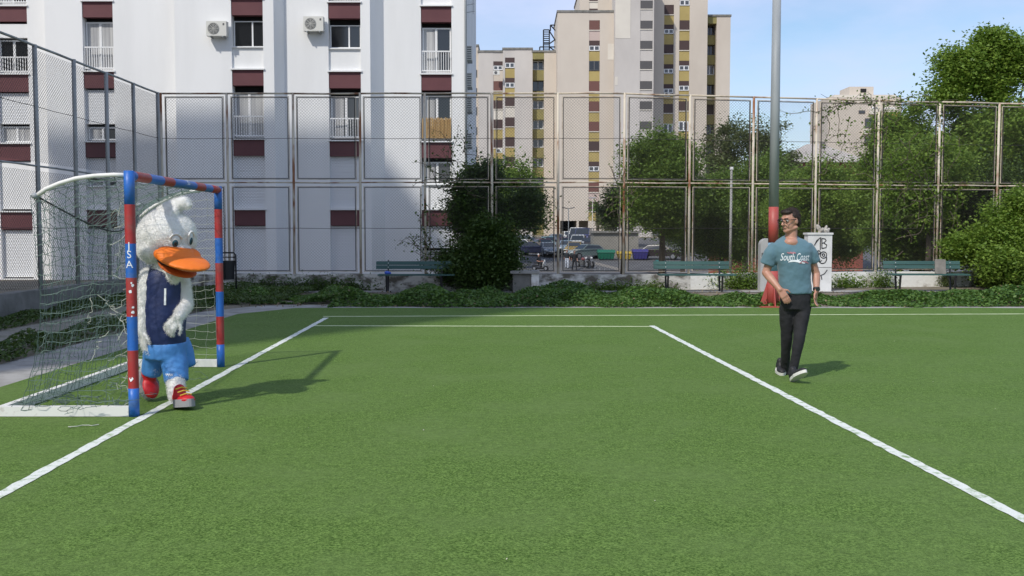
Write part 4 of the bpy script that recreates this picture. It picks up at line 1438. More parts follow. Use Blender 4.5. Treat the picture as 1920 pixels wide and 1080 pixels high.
# concrete table with a white pier
ct = thing('concrete_table', 'grey concrete slab table on a white pier beside the dark shrub', 'table', (XA(983, 24.9, 520), 24.9, 0))
x0, x1 = XA(957, 24.9, 510), XA(1011, 24.9, 510)
mb = MB(); mb.box(x0, x1, 24.6, 25.2, .455, .52); mb.build('slab', M['path'], ct)
mb = MB(); mb.box(x0 + .06, x1 - .20, 24.72, 25.12, 0, .453); mb.build('base', M['wall_conc'], ct)
mb = MB(); mb.box(x1 - .195, x1 - .01, 24.66, 25.14, 0, .453); mb.build('pier', M['wall_white'], ct)

# tall flood light pole, red and blue at its foot
lx, ly = XA(1449, 19.95, 500), 19.95
lp = thing('light_pole', 'tall grey steel light pole with red and blue painted foot', 'light pole', (lx, ly, 0))
zz = [0.0, ZA(508, ly), ZA(455, ly), ZA(388, ly), 6.0, 12.5]
rad_ = [.112, .105, .098, .095, .082, .06]
for i, m_ in enumerate((M['pole_red'], M['pole_blue'], M['pole_red'], M['steel'], M['steel'])):
    mb = MB(); mb.tube([(lx, ly, zz[i]), (lx + .0, ly, zz[i + 1])], [rad_[i], rad_[i + 1]], 20); o = mb.build('pole', m_, lp, smooth=True); shade_auto(o)
for a in (math.pi, -math.pi / 2, 0, math.pi / 2):
    dx, dy = math.cos(a), math.sin(a); sx, sy = -dy * .009, dx * .009
    mb = MB()
    pts_ = [(lx + dx * .09, ly + dy * .09, .55), (lx + dx * .25, ly + dy * .25, .03), (lx + dx * .09, ly + dy * .09, .03)]
    mb.add([(x + sx, y + sy, z) for x, y, z in pts_] + [(x - sx, y - sy, z) for x, y, z in pts_], [(0, 1, 2), (5, 4, 3), (0, 3, 4, 1), (1, 4, 5, 2), (2, 5, 3, 0)])
    mb.build('gusset', M['pole_red'], lp, fix=True)
mb = MB(); mb.box(lx - .28, lx + .28, ly - .28, ly + .28, .002, .03); mb.build('base_plate', M['pole_red'], lp)
mb = MB(); mb.box(lx - .9, lx + .9, ly - .05, ly + .05, 12.3, 12.4); arm = mb.build('cross_arm', M['steel'], lp)
for sx in (-.7, 0, .7):
    mb = MB(); mb.obox((lx + sx, ly - .15, 12.62), (.42, .2, .36), Matrix.Rotation(.5, 3, 'X')); mb.build('flood_light', M['ac_dark'], arm)

# white cabinet with graffiti
cx0, cx1, cy = XA(1511, 25.05, 480), XA(1556, 25.05, 480), 25.05
cb_ = thing('electric_cabinet', 'white electric cabinet with black graffiti behind the man', 'cabinet', ((cx0 + cx1) / 2, cy, 0))
M['cab'] = mat('cabinet_white', (.74, .74, .72), .55, (.60, .60, .58), 3, 6)
zt = ZA(440, cy)
mb = MB(); mb.box(cx0, cx1, cy - .16, cy + .16, ZA(501, cy) + .006, zt); mb.build('door', M['cab'], cb_)
mb = MB(); mb.box(cx0, cx1, cy - .16, cy + .16, .0, ZA(501, cy) - .006); mb.build('plinth', M['cab'], cb_)
mb = MB(); mb.box(cx0 + .02, cx1 - .02, cy - .14, cy + .14, ZA(501, cy) - .0058, ZA(501, cy) + .0058); mb.build('joint', M['dark'], cb_)
mb = MB(); mb.box(cx0 - .025, cx1 + .02, cy - .185, cy + .185, zt + .002, zt + .05); mb.build('cap', M['cab'], cb_)


def strokes(name, lst, wpx, Y, m, par):
    mb = MB()
    for pl in lst:
        mb.tube([P(a, b_, Y) for a, b_ in pl], wpx * Y / FPX / 2, 5)
    return mb.build(name, m, par)


circ = lambda cx, cy, rx, ry, a0=0, a1=360, k=16: [(cx + rx * math.cos(R(a0 + (a1 - a0) * i / k)), cy - ry * math.sin(R(a0 + (a1 - a0) * i / k))) for i in range(k + 1)]
strokes('graffiti', [
    [(1534, 449), (1537, 446), (1539, 445), (1538, 455), (1538, 468)], [(1530, 455), (1536, 447)],
    [(1541, 447), (1541, 466)], [(1541, 447), (1547, 448), (1549, 451), (1545, 455), (1541, 456)], [(1545, 456), (1550, 459), (1549, 464), (1541, 466)],
    circ(1544, 478, 6, 6), circ(1544, 478, 2.4, 2.4), circ(1542, 484, 8, 10, 10, -190), [(1533, 470), (1535, 478), (1533, 486)],
    circ(1535, 473, 3, 3), [(1534, 488), (1538, 490), (1541, 488)],
    [(1527, 460), (1531, 452), (1533, 449)]], 1.9, cy - .162, M['black'], cb_)
strokes('graffiti', [[(1528, 520), (1538, 517), (1546, 513), (1551, 506)], [(1540, 518), (1541, 524)]], 1.9, cy - .162, M['black'], cb_)
rr = random.Random(31)
mb = MB()
for q in range(9):
    c_ = P(1543 + rr.gauss(0, 5), 432 + rr.gauss(0, 3), cy + .05)
    mb.ell((c_.x, cy + .04 + rr.gauss(0, .04), max(c_.z, zt + .08)), (rr.uniform(.05, .11), .07, rr.uniform(.03, .06)), Matrix.Rotation(rr.uniform(0, 3), 3, 'Y'), 8, 6)
tag(mb.build('plastic_bag', mat('pale_plastic', (.50, .47, .42), .6, (.30, .27, .23), 14)), 'torn pale plastic bag lying on top of the white cabinet', 'bag')
# grey cabinet left of the pole
gx0, gx1 = XA(1424, 24.9, 480), XA(1443, 24.9, 480)
gc = thing('electric_cabinet', 'narrow grey round topped cabinet behind the light pole', 'cabinet', ((gx0 + gx1) / 2, 24.9, 0))
mb = MB()
prof = [(gx0, 0), (gx1 + .1, 0), (gx1 + .1, ZA(447, 24.9))] + [(gx0 + .16 - .16 * math.sin(R(a)), ZA(447, 24.9) - .16 + .16 * math.cos(R(a))) for a in (0, 20, 40, 60, 80, 90)]
nn = len(prof)
mb.add([(x, 24.78, z) for x, z in prof] + [(x, 25.05, z) for x, z in prof], [tuple(range(nn)), tuple(range(2 * nn - 1, nn - 1, -1))] + [(k, nn + k, nn + (k + 1) % nn, (k + 1) % nn) for k in range(nn)])
mb.build('body', mat('cabinet_grey', (.45, .45, .43), .6, (.36, .36, .35), 3, 6), gc, fix=True)
mb = MB(); mb.box(gx0 + .02, gx1, 24.772, 24.779, ZA(482, 24.9), ZA(474, 24.9)); mb.build('notice', M['ac_dark'], gc)

# slim lamp post among the trees, street lamps by the parking lot
sl_ = thing('street_lamp', 'slim green lamp post with small white head among the trees', 'street lamp', (XA(1373, 42), 42, ground_z(42)))
mb = MB(); mb.tube([(XA(1373, 42), 42, ground_z(42)), (XA(1373, 42), 42, ZA(318, 42))], [.07, .045], 8); mb.build('pole', M['post_grey'], sl_, smooth=True)
mb = MB(); mb.box(XA(1373, 42) - .06, XA(1373, 42) + .06, 41.94, 42.06, ZA(318, 42), ZA(313, 42)); mb.build('lamp_head', M['white'], sl_)
lx2 = XA(1066, 100, 400)
sl2 = thing('street_lamp', 'tall double armed street lamp above the parked cars', 'street lamp', (lx2, 100, ground_z(100)))
mb = MB(); mb.tube([(lx2, 100, ground_z(100)), (lx2, 100, ZA(391, 100))], .045, 6); mb.build('pole', M['steel'], sl2)
for sx in (-1, 1):
    mb = MB(); mb.tube([(lx2, 100, ZA(391, 100)), (lx2 + sx * .35, 100, ZA(390, 100)), (lx2 + sx * .62, 100, ZA(389, 100))], [.04, .06, .05], 6); mb.build('lamp_head', M['ac_dark'], sl2)
lx3 = XA(1111, 104, 400)
sl3 = thing('street_lamp', 'thin pale lamp post rising beside the palm', 'street lamp', (lx3, 104, ground_z(104)))
mb = MB(); mb.tube([(lx3, 104, ground_z(104)), (lx3, 104, ZA(372, 104))], .05, 6); mb.build('pole', M['cream'], sl3)
mb = MB(); mb.tube([(lx3 - .4, 104, ZA(371, 104)), (lx3 + .35, 104, ZA(371, 104))], .06, 6); mb.build('lamp_head', M['steel'], sl3)

# shed, rubbish containers, ramp railing
Ys = 101.5
sx0, sx1 = XA(1113, Ys, 460), XA(1197, Ys, 460)
sh = thing('shed', 'plain grey flat roofed shed behind the rubbish containers', 'shed', ((sx0 + sx1) / 2, Ys, ground_z(Ys)))
mb = MB(); mb.box(sx0, sx1, Ys, Ys + 4, -2.5, ZA(437, Ys)); mb.build('wall', mat('shed_wall', (.27, .255, .22), .9, (.22, .21, .18), .8, 6), sh)
mb = MB(); mb.box(sx0 - .15, sx1 + .2, Ys - .25, Ys + 4.2, ZA(437, Ys) + .003, ZA(433, Ys)); rf = mb.build('roof', M['wall_conc'], sh)
mb = MB(); c_ = P(1163, 428, Ys + 1); mb.box(c_.x - .28, c_.x + .28, Ys + .7, Ys + 1.2, ZA(433, Ys) + .003, c_.z + .3); mb.build('vent_box', M['ac'], rf)


def container(label, px0, px1, py0, py1, Y, col, round_):
    Y = lot_y(py1)
    a, b_ = P(px0, py0, Y), P(px1, py1, Y)
    dz = ground_z(Y) + .035 - b_.z
    a.z += dz; b_.z += dz
    root = thing('rubbish_container', label, 'container', ((a.x + b_.x) / 2, Y, b_.z), 'rubbish containers by the shed')
    m_ = mat('container', col, .5)
    h_ = a.z - b_.z
    mb = MB()
    zb = b_.z + .12
    zt_ = b_.z + h_ * .72
    mb.add([(a.x + .12, Y + .1, zb), (b_.x - .12, Y + .1, zb), (b_.x - .12, Y + .9, zb), (a.x + .12, Y + .9, zb), (a.x, Y, zt_), (b_.x, Y, zt_), (b_.x, Y + 1, zt_), (a.x, Y + 1, zt_)],
           [(0, 3, 2, 1), (4, 5, 6, 7), (0, 1, 5, 4), (1, 2, 6, 5), (2, 3, 7, 6), (3, 0, 4, 7)])
    for k in range(5):
        xx = a.x + (b_.x - a.x) * (k + .5) / 5
        mb.box(xx - .03, xx + .03, Y - .02, Y + .05, zb + .1, zt_ - .1)
    mb.build('bin_body', m_, root)
    mb = MB()
    pr = [(Y - .05, zt_ + .005)] + [(Y + .5 - .55 * math.cos(R(q)), zt_ + .005 + h_ * .27 * math.sin(R(q))) for q in (20, 50, 90, 130, 160)] + [(Y + 1.05, zt_ + .005)]
    k = len(pr)
    mb.add([(a.x - .03, y, z) for y, z in pr] + [(b_.x + .03, y, z) for y, z in pr], [tuple(range(k)), tuple(range(2 * k - 1, k - 1, -1))] + [(q, k + q, k + (q + 1) % k, (q + 1) % k) for q in range(k)])
    mb.build('lid', m_, root, fix=True)
    for xx in (a.x + .2, b_.x - .2):
        mb = MB(); mb.tube([(xx - .04, Y + .2, b_.z + .09), (xx + .04, Y + .2, b_.z + .09)], .09, 8); mb.build('wheel', M['black'], root)


container('green rubbish container with domed lid beside the ramp railing', 1121, 1153, 469, 489, 109, (.008, .13, .075), True)
container('yellow rubbish container next to the green one', 1158, 1184, 472, 489, 109, (.42, .29, .02), True)
container('dark blue rubbish container heaped at the shed corner', 1187, 1215, 468, 489, 109, (.035, .03, .17), True)
container('small teal rubbish container half hidden behind the bench', 1231, 1247, 489, 503, 84, (.02, .13, .12), True)
rl = thing('ramp_railing', 'pale sloping ramp parapet with thin upright bars', 'railing', (XA(1140, 86, 500), 86, ground_z(86)))
a, b_ = P(1116, 491, 86), P(1170, 505, 86)
mb = MB(); mb.add([(a.x, 86, a.z), (b_.x, 86, b_.z), (b_.x, 86, b_.z - .22), (a.x, 86, a.z - .22), (a.x, 86.2, a.z), (b_.x, 86.2, b_.z), (b_.x, 86.2, b_.z - .22), (a.x, 86.2, a.z - .22)],
                  [(3, 2, 1, 0), (4, 5, 6, 7), (0, 1, 5, 4), (1, 2, 6, 5), (2, 3, 7, 6), (3, 0, 4, 7)]); mb.build('parapet', M['pave'], rl, fix=True)
for q in range(7):
    f = q / 6
    p = a.lerp(b_, f); mb = MB(); mb.tube([(p.x, 86.1, ground_z(86) - .2), (p.x, 86.1, p.z - .2)], .025, 5); mb.build('bar', M['steel'], rl)
rl2 = thing('ramp_railing', 'grey railing of thin bars behind the bench with the board', 'railing', (XA(1700, 45, 500), 45, ground_z(45)))
a, b_ = P(1648, 499, 45), P(1745, 516, 45)
mb = MB(); mb.tube([a, b_], .03, 6); mb.build('handrail', M['steel'], rl2)
for q in range(16):
    p = a.lerp(b_, q / 15); mb = MB(); mb.tube([(p.x, 45, ground_z(45)), (p.x, 45, p.z)], .016, 4); mb.build('bar', M['steel'], rl2)
lw = thing('boundary_wall', 'low red brown wall at the far roadside under the trees', 'wall', (XA(1400, 66), 66, ground_z(66)))
mb = MB(); mb.box(XA(1330, 66, 480), XA(1480, 66, 480), 66, 66.25, ground_z(66) - .2, ZA(474, 66)); mb.build('masonry', M['redwall'], lw)


# ================================================================== parked cars
M['tyre'] = mat('tyre', (.012, .012, .012), .8)
M['rim'] = mat('rim', (.35, .35, .36), .35, metal=.7)
M['car_glass'] = glass_mat('car_glass', (.02, .026, .03))
M['lamp'] = mat('lamp_glass', (.75, .75, .72), .15)
M['tail'] = mat('tail_light', (.35, .02, .02), .25)


def car(label, px, pyb, Y, rz, col, kind='sedan', sc=1.0, rear=False):
    Y = lot_y(pyb)
    z = ground_z(Y) + .035
    x = XA(px, Y, pyb)
    root = thing('parked_car', label, 'car', (x, Y, z), 'cars in the parking lot')
    rot = Matrix.Rotation(rz, 3, 'Z'); C = Vector((x, Y, z))
    m_ = mat('car_paint', col, .28); m_.node_tree.nodes['Principled BSDF'].inputs['Coat Weight'].default_value = .5
    if kind == 'sedan':   # (along, z, half width)
        low = [(-2.15, .35, .78), (-2.18, .62, .80), (-2.0, .86, .80), (-1.1, .95, .83), (1.15, .93, .83), (1.9, .82, .78), (2.15, .62, .74), (2.15, .32, .74)]
        top = [(-1.65, .93, .74), (-1.05, 1.38, .58), (.25, 1.43, .60), (1.05, .93, .76)]
    elif kind == 'suv':
        low = [(-2.05, .40, .82), (-2.1, .75, .84), (-2.0, 1.0, .84), (-1.1, 1.06, .87), (1.0, 1.05, .87), (1.75, .95, .82), (2.05, .7, .78), (2.05, .38, .78)]
        top = [(-2.0, 1.04, .78), (-1.75, 1.68, .66), (.2, 1.72, .66), (.95, 1.04, .8)]
    else:                 # van
        low = [(-2.4, .40, .90), (-2.42, .8, .92), (-2.4, 1.1, .92), (-1.1, 1.15, .93), (1.4, 1.15, .93), (2.2, 1.0, .86), (2.4, .7, .82), (2.4, .38, .82)]
        top = [(-2.38, 1.13, .88), (-2.3, 1.95, .80), (.9, 1.98, .80), (1.65, 1.13, .86)]

    def W(a, h, s): return C + rot @ Vector((s * sc, -a * sc, h * sc))   # front is local -Y (towards the camera at rz = 0)

    def shell(prof, name, m2, par=root, grow=0):
        k = len(prof); mb = MB()
        mb.add([W(a, h, -hw - grow) for a, h, hw in prof] + [W(a, h, hw + grow) for a, h, hw in prof],
               [tuple(range(k)), tuple(range(2 * k - 1, k - 1, -1))] + [(q, k + q, k + (q + 1) % k, (q + 1) % k) for q in range(k)])
        return mb.build(name, m2, par, fix=True)
    body = shell(low, 'body', m_)
    shell(top, 'cabin', m_)

    def lerp(p, q, f): return tuple(p[i] + (q[i] - p[i]) * f for i in range(3))
    # windscreen, rear window, side windows set just proud of the cabin
    for (i, j, sgn) in ((3, 2, 1), (0, 1, -1)):
        p, q = lerp(top[i], top[j], .12), lerp(top[i], top[j], .86)
        mb = MB(); e = .025 * sgn
        mb.quad(W(p[0] + e, p[1] + .012, -p[2] + .06), W(p[0] + e, p[1] + .012, p[2] - .06), W(q[0] + e, q[1] + .012, q[2] - .07), W(q[0] + e, q[1] + .012, -q[2] + .07))
        mb.build('windscreen', M['car_glass'], root)
    for s in (-1, 1):
        mb = MB()
        a0, a1, b0, b1 = lerp(top[0], top[1], .16), lerp(top[3], top[2], .16), lerp(top[0], top[1], .84), lerp(top[3], top[2], .84)
        mb.quad(W(a0[0] + .1, a0[1], s * (a0[2] + .008)), W(a1[0] - .12, a1[1], s * (a1[2] + .008)), W(b1[0] - .06, b1[1], s * (b1[2] + .012)), W(b0[0] + .06, b0[1], s * (b0[2] + .012)))
        mb.build('side_window', M['car_glass'], root)
        for a in (low[0][0] + .72, low[-1][0] - .75):
            mb = MB(); mb.tube([W(a, .31, s * (low[0][2] - .16)), W(a, .31, s * (low[0][2] + .03))], .31 * sc, 16); t_ = mb.build('wheel', M['tyre'], root)
            mb = MB(); mb.tube([W(a, .31, s * (low[0][2] + .031)), W(a, .31, s * (low[0][2] + .04))], .2 * sc, 12); mb.build('rim', M['rim'], t_)
        f, rr_ = low[-2], low[1]
        mb = MB(); mb.ell(W(f[0] - .02, f[1] + .03, s * (f[2] - .16)), (.16 * sc, .16 * sc, .075 * sc), None, 10, 6); mb.build('headlight', M['lamp'], root)
        mb = MB(); mb.ell(W(rr_[0] + .03, rr_[1] + .1, s * (rr_[2] - .12)), (.11 * sc, .11 * sc, .1 * sc), None, 10, 6); mb.build('tail_light', M['tail'], root)
    f = low[-1]
    mb = MB(); mb.obox(W(f[0] + .015, .5, 0), (.5 * sc, .03, .11 * sc), rot); mb.build('number_plate', M['white'], root)
    mb = MB(); mb.obox(W(f[0] + .005, .42, 0), (1.3 * sc, .05, .13 * sc), rot); mb.build('bumper', M['black'], root)
    return root


car('dark blue saloon parked beside the silver car in the lot', 1003, 480, 99, R(62), (.025, .03, .075))
car('silver hatchback parked next to the dark blue saloon', 1028, 481, 98, R(8), (.20, .23, .26))
car('silver jeep facing the fence behind the yellow car', 1084, 470, 104, R(-10), (.42, .43, .42), 'suv')
car('yellow low car with headlamp in front of the silver jeep', 1078, 480, 97, R(-12), (.26, .17, .025))
car('dark blue van parked uphill behind the silver jeep', 1095, 459, 116, R(-14), (.05, .06, .16), 'van')
car('pale car parked under the far trees beyond the parasol', 990, 463, 118, R(70), (.55, .55, .53))
car('white car half hidden behind the dark blue saloon', 985, 474, 108, R(60), (.60, .60, .58))
car('dark maroon car behind the rusty post near the jeep', 1056, 470, 106, R(20), (.06, .022, .03))
car('turquoise roofed car in the row behind the silver hatchback', 1030, 468, 110, R(15), (.12, .22, .24))
car('black car at the shed corner beside the jeep', 1106, 471, 106, R(-20), (.015, .015, .018))
car('grey car at the right edge of the lot beside the shed', 1100, 486, 96, R(-60), (.16, .20, .19))
car('dark car parked under the trees right of the shed', 1236, 487, 104, R(75), (.03, .02, .022))

car('white car parked high on the slope beside the passage', 1066, 456, 120, R(10), (.62, .62, .60))
car('black saloon uphill between the maroon car and the van', 1074, 462, 113, R(-8), (.02, .02, .022))
car('white estate car behind the parasol near the far tree', 972, 470, 112, R(65), (.62, .62, .6))
car('grey saloon in the back row left of the maroon car', 1043, 462, 116, R(12), (.22, .23, .24))
car('red brown hatchback parked behind the silver hatchback', 1019, 473, 0, R(20), (.10, .03, .025))
car('pale blue car tucked beside the rusty post', 1062, 477, 0, R(-5), (.20, .27, .33))
car('dark grey car in the second row behind the blue saloon', 1004, 469, 0, R(50), (.07, .07, .075))
car('white van at the back of the lot near the passage', 1083, 458, 0, R(-10), (.66, .66, .64), 'van')
# cafe parasol at the left of the lot
px_, Yp = 974, 92
c_ = P(px_, 441, Yp)
ps = thing('parasol', 'dark green grey parasol open at the edge of the parking lot', 'parasol', (c_.x, Yp, ground_z(Yp)))
mb = MB(); mb.tube([(c_.x, Yp, ground_z(Yp)), (c_.x, Yp, c_.z)], .03, 6); mb.build('pole', M['steel'], ps)
mb = MB(); k = 10
mb.add([(c_.x, Yp, c_.z + .12)] + [(c_.x + .9 * math.cos(2 * math.pi * q / k), Yp + .9 * math.sin(2 * math.pi * q / k), c_.z - .12) for q in range(k)] + [(c_.x + 1.0 * math.cos(2 * math.pi * q / k), Yp + 1.0 * math.sin(2 * math.pi * q / k), c_.z - .34) for q in range(k)],
       [(0, 1 + q, 1 + (q + 1) % k) for q in range(k)] + [(1 + q, 1 + k + q, 1 + k + (q + 1) % k, 1 + (q + 1) % k) for q in range(k)])
mb.build('canopy', mat('parasol_cloth', (.05, .065, .065), .8), ps)

# ================================================================== figures
def blob(name, mb, m, parent, voxel=.008, smooth=6, noise=None, factor=.6):
    """one continuous skin grown over overlapping volumes"""
    me = mb.mesh(name + '_raw', m)
    o = bpy.data.objects.new('tmp', me); COL.objects.link(o)
    md = o.modifiers.new('r', 'REMESH'); md.mode = 'VOXEL'; md.voxel_size = voxel
    if smooth:
        s_ = o.modifiers.new('s', 'SMOOTH'); s_.factor = factor; s_.iterations = smooth
    if noise:
        for q, (size, amt) in enumerate(noise):
            tx = bpy.data.textures.new('n', 'CLOUDS'); tx.noise_scale = size; tx.noise_depth = 2
            d = o.modifiers.new('d%d' % q, 'DISPLACE'); d.texture = tx; d.strength = amt; d.mid_level = .5; d.texture_coords = 'GLOBAL'
    dg = bpy.context.evaluated_depsgraph_get()
    m2 = bpy.data.meshes.new_from_object(o.evaluated_get(dg))
    bpy.data.objects.remove(o)
    m2.name = name
    m2.materials.clear(); m2.materials.append(m)
    m2.polygons.foreach_set('use_smooth', [True] * len(m2.polygons))
    m2.polygons.foreach_set('material_index', [0] * len(m2.polygons))
    return link(name, m2, parent)


def pile(name, src, N, length, wd, m, parent, seed, lean=(0, 0, -.35)):
    """short fibres standing on a surface"""
    r = np.random.default_rng(seed)
    me = src.data
    nv = len(me.vertices)
    co = np.empty(nv * 3); me.vertices.foreach_get('co', co); co = co.reshape(-1, 3)
    no = np.empty(nv * 3); me.vertices.foreach_get('normal', no); no = no.reshape(-1, 3)
    idx = r.integers(0, nv, N)
    p = co[idx] + r.normal(size=(N, 3)) * .004
    d = no[idx] + r.normal(size=(N, 3)) * .35 + np.array(lean); d /= np.linalg.norm(d, axis=1)[:, None]
    s_ = np.cross(d, r.normal(size=(N, 3))); s_ /= np.linalg.norm(s_, axis=1)[:, None]
    L = length * r.uniform(.5, 1.2, N)[:, None]
    V = np.stack([p - s_ * wd / 2, p + s_ * wd / 2, p + d * L], axis=1).reshape(-1, 3)
    ms = bpy.data.meshes.new(name)
    ms.vertices.add(3 * N); ms.vertices.foreach_set('co', V.ravel())
    ms.loops.add(3 * N); ms.loops.foreach_set('vertex_index', np.arange(3 * N, dtype=np.int32))
    ms.polygons.add(N)
    ms.polygons.foreach_set('loop_start', np.arange(0, 3 * N, 3, dtype=np.int32)); ms.polygons.foreach_set('loop_total', np.full(N, 3, dtype=np.int32))
    ms.materials.append(m); ms.update(calc_edges=True)
    return tag(link(name, ms, parent), kind='stuff')


def bvh_of(o):
    me = o.data
    off = Vector((0, 0, 0)); q = o
    while q is not None: off += q.location; q = q.parent
    return BVHTree.FromPolygons([v.co + off for v in me.vertices], [tuple(p.vertices) for p in me.polygons])


def hand(mb, wr, d, s, size=1.0, curl=.35, thumb=1):
    """palm and five bent fingers; d towards the fingertips, s towards the thumb"""
    d = Vector(d).normalized(); s = Vector(s); s = (s - d * s.dot(d)).normalized(); n_ = d.cross(s)
    wr = Vector(wr)
    for o in (-.028, -.01, .01, .028):
        mb.caps(wr + s * o * .6 * size, wr + d * .082 * size + s * o * size, .017 * size, .014 * size, 8)
    for o, L in ((-.032, .062), (-.011, .078), (.011, .083), (.032, .074)):
        p = wr + d * .088 * size + s * o * size
        dd = d.copy()
        for k in range(3):
            dd = (dd * math.cos(curl) - n_ * math.sin(curl)).normalized()
            p2 = p + dd * L * size * (.42, .32, .26)[k]
            mb.caps(p, p2, .0092 * size, .0082 * size, 8); p = p2
    p = wr + d * .02 * size + s * .026 * size
    q = p + (d * .6 + s * .75).normalized() * .045 * size
    mb.caps(p, q, .015 * size, .011 * size, 8)
    mb.caps(q, q + (d * .9 + s * .25 - n_ * .3).normalized() * .035 * size, .011 * size, .009 * size, 8)


# ------------------------------------------------------------------ the man
M['skin'] = mat('skin', (.50, .27, .19), .5, (.44, .22, .15), 9, 4)
M['skin'].node_tree.nodes['Principled BSDF'].inputs['Subsurface Weight'].default_value = .12
M['skin'].node_tree.nodes['Principled BSDF'].inputs['Subsurface Radius'].default_value = (.02, .008, .004)
M['hair'] = mat('dark_hair', (.022, .013, .009), .6, (.04, .024, .016), 60, 3, stretch=(1, 1, .2), bump=.6, bscale=90)
M['shirt'] = mat('teal_shirt', (.088, .172, .212), .9, (.100, .192, .235), 4, 4, bump=.25, bscale=6, sheen=.2, dist=.05)
M['jeans'] = mat('black_jeans', (.008, .008, .010), .85, (.016, .016, .019), 7, 5, bump=.35, bscale=9, dist=.04)
M['shoe'] = mat('black_shoe', (.015, .015, .016), .6)
M['sole'] = mat('pale_sole', (.62, .61, .57), .7)
YM = 10.32
m_ = lambda px, py, dy=0.0: P(px, py, YM + dy)
fx = m_(1487, 700).x
man = thing('person', 'man in teal t-shirt, black jeans and glasses walking over the turf', 'person', (fx, YM, 0))

hc = m_(1481, 413)
fw = Vector((-.84, -.53, -.14)).normalized()
sd = fw.cross(Vector((0, 0, 1))).normalized()
up = sd.cross(fw).normalized()
HM = Matrix((fw, sd, up)).transposed()
mb = MB()
mb.ell(hc + up * .012 - fw * .012, (.098, .076, .105), HM)
mb.ell(hc + fw * .028 - up * .045, (.064, .060, .080), HM)
mb.ell(hc + fw * .066 - up * .100, (.026, .030, .022), HM)
mb.caps(hc + fw * .062 - up * .092 + sd * .02, hc - fw * .02 - up * .075 + sd * .055, .022, .022)
mb.caps(hc + fw * .062 - up * .092 - sd * .02, hc - fw * .02 - up * .075 - sd * .055, .022, .022)
mb.caps(hc + fw * .088 + up * .012, hc + fw * .112 - up * .030, .009, .014)
mb.ell(hc + fw * .098 - up * .034, (.016, .019, .011), HM)
mb.caps(hc + fw * .078 + up * .026 + sd * .035, hc + fw * .078 + up * .026 - sd * .035, .013, .013)
mb.ell(hc + fw * .084 - up * .062, (.012, .026, .008), HM)
mb.ell(hc + fw * .082 - up * .074, (.012, .022, .008), HM)
for q in (-1, 1):
    mb.ell(hc + sd * .077 * q - fw * .012 - up * .012, (.021, .010, .034), HM)
nb_ = m_(1483, 448, .02)
mb.caps(hc - up * .05 - fw * .025, nb_, .058, .062)
mb.caps(nb_, m_(1484, 462, .0), .065, .09)
mb.ell(m_(1483, 455, -.035), (.075, .06, .05))
# torso and legs inside the clothes
mb.loft([(m_(1491, 560), .14, .09, 0), (m_(1490, 510), .14, .09, 0), (m_(1486, 470), .16, .09, 0), (m_(1484, 458), .12, .07, 0)])
shL, elL, wrL = m_(1452, 463, .02), m_(1436, 511, .04), m_(1462, 543, -.13)
shR, elR, wrR = m_(1516, 463, .02), m_(1530, 513, .06), m_(1531, 545, -.02)
mb.chain([shL - Vector((0, 0, .02)), elL], [.046, .042]); mb.chain([elL, elL.lerp(wrL, .35), wrL], [.043, .043, .028])
mb.chain([shR - Vector((0, 0, .02)), elR], [.046, .040]); mb.chain([elR, elR.lerp(wrR, .35), wrR], [.042, .042, .028])
mb.caps(shL - Vector((-.02, 0, .03)), shR - Vector((.02, 0, .03)), .04, .04)
hand(mb, wrL, m_(1479, 568, -.15) - wrL, (.83, 0, .52), 1.0, .2)
hand(mb, wrR, m_(1526, 575, -.03) - wrR, (-.5, -.85, 0), 1.0, .3)
hipA, kneA, ankA = m_(1476, 574, .02), m_(1475, 634, .07), m_(1471, 696, .25)
hipB, kneB, ankB = m_(1506, 574, 0), m_(1498, 636, -.10), m_(1486, 699, -.10)
mb.chain([hipA, kneA, ankA], [.06, .045, .035]); mb.chain([hipB, kneB, ankB], [.06, .045, .035])
mb.caps(hipA, hipB, .06, .06)
body = blob('body', mb, M['skin'], man, .0055, 4)

mb = MB()
mb.loft([(m_(1491, 551), .172, .118, 0), (m_(1491, 540), .170, .118, 0), (m_(1490, 520), .160, .115, 0), (m_(1488, 495), .170, .12, 0), (m_(1486, 472), .200, .12, 0),
         (m_(1485, 459, .01), .202, .105, .01), (m_(1484, 450, .015), .145, .085, .022), (m_(1483, 445, .02), .080, .072, .03)], p=2.2)
mb.tube([shL + Vector((.03, 0, .012)), m_(1446, 476, .02), m_(1438, 496, .035)], [.070, .078, .077], 16)
mb.tube([shR + Vector((-.03, 0, .012)), m_(1521, 476, .02), m_(1527, 491, .04)], [.068, .068, .062], 16)
shirt = blob('t_shirt', mb, M['shirt'], man, .010, 5, [(.07, .014), (.25, .018)])
mb = MB()
mb.loft([(m_(1491, 580), .142, .104, 0), (m_(1491, 562), .154, .108, 0), (m_(1491, 544), .152, .104, 0)], p=2.3)
mb.tube([hipA, kneA, m_(1473, 668, .16), ankA + Vector((0, 0, .0)), m_(1471, 703, .27)], [.084, .060, .049, .045, .047], 16)
mb.tube([hipB, kneB, m_(1492, 668, -.1), ankB, m_(1484.5, 705, -.10)], [.084, .060, .049, .045, .047], 16)
blob('jeans', mb, M['jeans'], man, .010, 5, [(.06, .010), (.2, .010)])
# hair
mb = MB()
mb.ell(hc - fw * .030 + up * .032, (.090, .083, .094), HM)
mb.ell(hc + fw * .040 + up * .088, (.048, .062, .026), HM)
mb.ell(hc - fw * .050 - up * .02, (.062, .078, .075), HM)
hr_ = blob('hair', mb, M['hair'], man, .007, 2, [(.02, .008)])
pile('hair_strands', hr_, 9000, .011, .0016, M['hair'], hr_, 72, lean=(.2, .1, .5))
